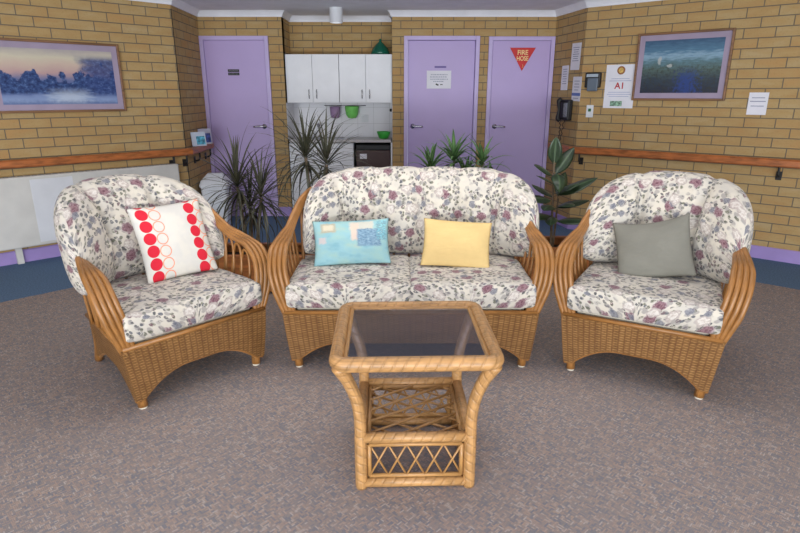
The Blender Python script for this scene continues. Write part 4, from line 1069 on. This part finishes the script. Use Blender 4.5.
ph = thing('wall_telephone', 'black wall telephone with hanging cord on the short wall by the fire hose door', 'telephone', wallframe(RB, RRD, 0.48, 1.29, 0.0), math.atan2(RRD.y, RRD.x))
m = MB(); m.box((0, -0.03, 0), (0.20, 0.055, 0.22)); m.build('phone_body', BLACK, ph, bevel=0.012)
m = MB(); m.box((0.04, -0.06, 0.0), (0.085, 0.006, 0.15)); m.build('keypad', simple('grey_keypad', (138, 142, 150), 0.5, var=0.2, scale=60), ph, bevel=0.002)
m = MB(); m.tube([(-0.06, -0.07, 0.11), (-0.06, -0.095, 0.09), (-0.06, -0.085, 0.0), (-0.06, -0.095, -0.09), (-0.06, -0.07, -0.11)], [0.026, 0.024, 0.016, 0.024, 0.026], 10, 5); hs = m.build('handset', BLACK, ph, smooth=True)
m = MB()
pts = [(-0.055, -0.06, -0.11), (-0.065, -0.055, -0.25), (-0.10, -0.05, -0.40), (-0.11, -0.05, -0.455), (-0.09, -0.05, -0.44), (-0.04, -0.05, -0.3), (0.0, -0.045, -0.11)]
cpts = catmull(pts, 14); coil = []
for k, p in enumerate(cpts): coil.append((p.x + 0.008 * math.cos(k * 1.3), p.y + 0.008 * math.sin(k * 1.3), p.z))
m.tube(coil, 0.004, 6, 2); m.build('cord', BLACK, hs, smooth=True)
sc = thing('wall_scanner', 'dark grey swipe unit with display on the right wall left of the certificate', 'device', rw(0.14, 1.575, 0.0), RANG)
m = MB(); m.box((0, -0.03, 0.02), (0.16, 0.055, 0.15)); m.build('unit_body', BLACK, sc, bevel=0.012)
m = MB(); m.box((0.01, -0.062, -0.025), (0.11, 0.02, 0.13)); fc_ = m.build('face_plate', simple('slate_plastic', (96, 108, 122), 0.4), sc, bevel=0.008)
m = MB(); m.box((0.0, -0.06, 0.065), (0.12, 0.008, 0.03)); m.build('display', simple('pale_display', (170, 184, 196), 0.3), sc)
sw = thing('light_switch', 'white light switch plate on the right wall below the certificate', 'switch', rw(0.125, 1.285, 0.0), RANG)
m = MB(); m.box((0, -0.006, 0), (0.075, 0.011, 0.125)); pt = m.build('plate', WPLAST, sw, bevel=0.003)
m = MB(); m.box((0, -0.013, 0.012), (0.030, 0.006, 0.030)); m.build('rocker', simple('green_switch', (40, 104, 66), 0.5), pt)
ct = thing('certificate', 'white certificate with round crest and red A1 on the right wall', 'certificate', rw(0.41, 1.53, 0.002), RANG); ct.rotation_euler.y = -0.0
m = MB(); m.box((0, -0.0015, 0), (0.30, 0.003, 0.42)); sh_ = m.build('sheet', PAPER, ct)
m = MB(); m.tube([(0, -0.003, 0.155), (0, -0.0045, 0.155)], 0.040, 24, 1); cr_ = m.build('crest', simple('crest_brown', (150, 96, 60), 0.7, var=.1), sh_)
m = MB(); m.tube([(0, -0.004, 0.155), (0, -0.0055, 0.155)], 0.026, 20, 1); m.build('crest_centre', simple('crest_gold', (206, 172, 96), 0.7, var=.2, scale=60), cr_)
PBP = simple('pale_blue_print', (172, 178, 206), 0.8)
lines(sh_, 0.003, [(0.075, 0, 0.18), (0.055, 0, 0.22)], PBP); lines(sh_, 0.003, [(-0.055, 0, 0.22), (-0.075, 0, 0.24), (-0.095, 0, 0.20)], PBP)
tx = text_mesh('A1', 0.085, 'grade_lettering', REDINK, sh_); tx.location = (0, -0.004, 0.005)
m = MB(); m.box((-0.02, -0.0036, -0.165), (0.12, 0.001, 0.05)); m.build('printed_scene', simple('green_print', (120, 150, 130), 0.8, var=.4, scale=50), sh_)
t, s_, th = sheet('paper_notice', 'small white paper on the right wall beyond the river painting', 'notice', RC, RDIR, 1.64, 1.375, 0.15, 0.19)
lines(s_, th, [(0.05, 0, 0.1), (0.02, 0, 0.12), (-0.02, 0, 0.1)])
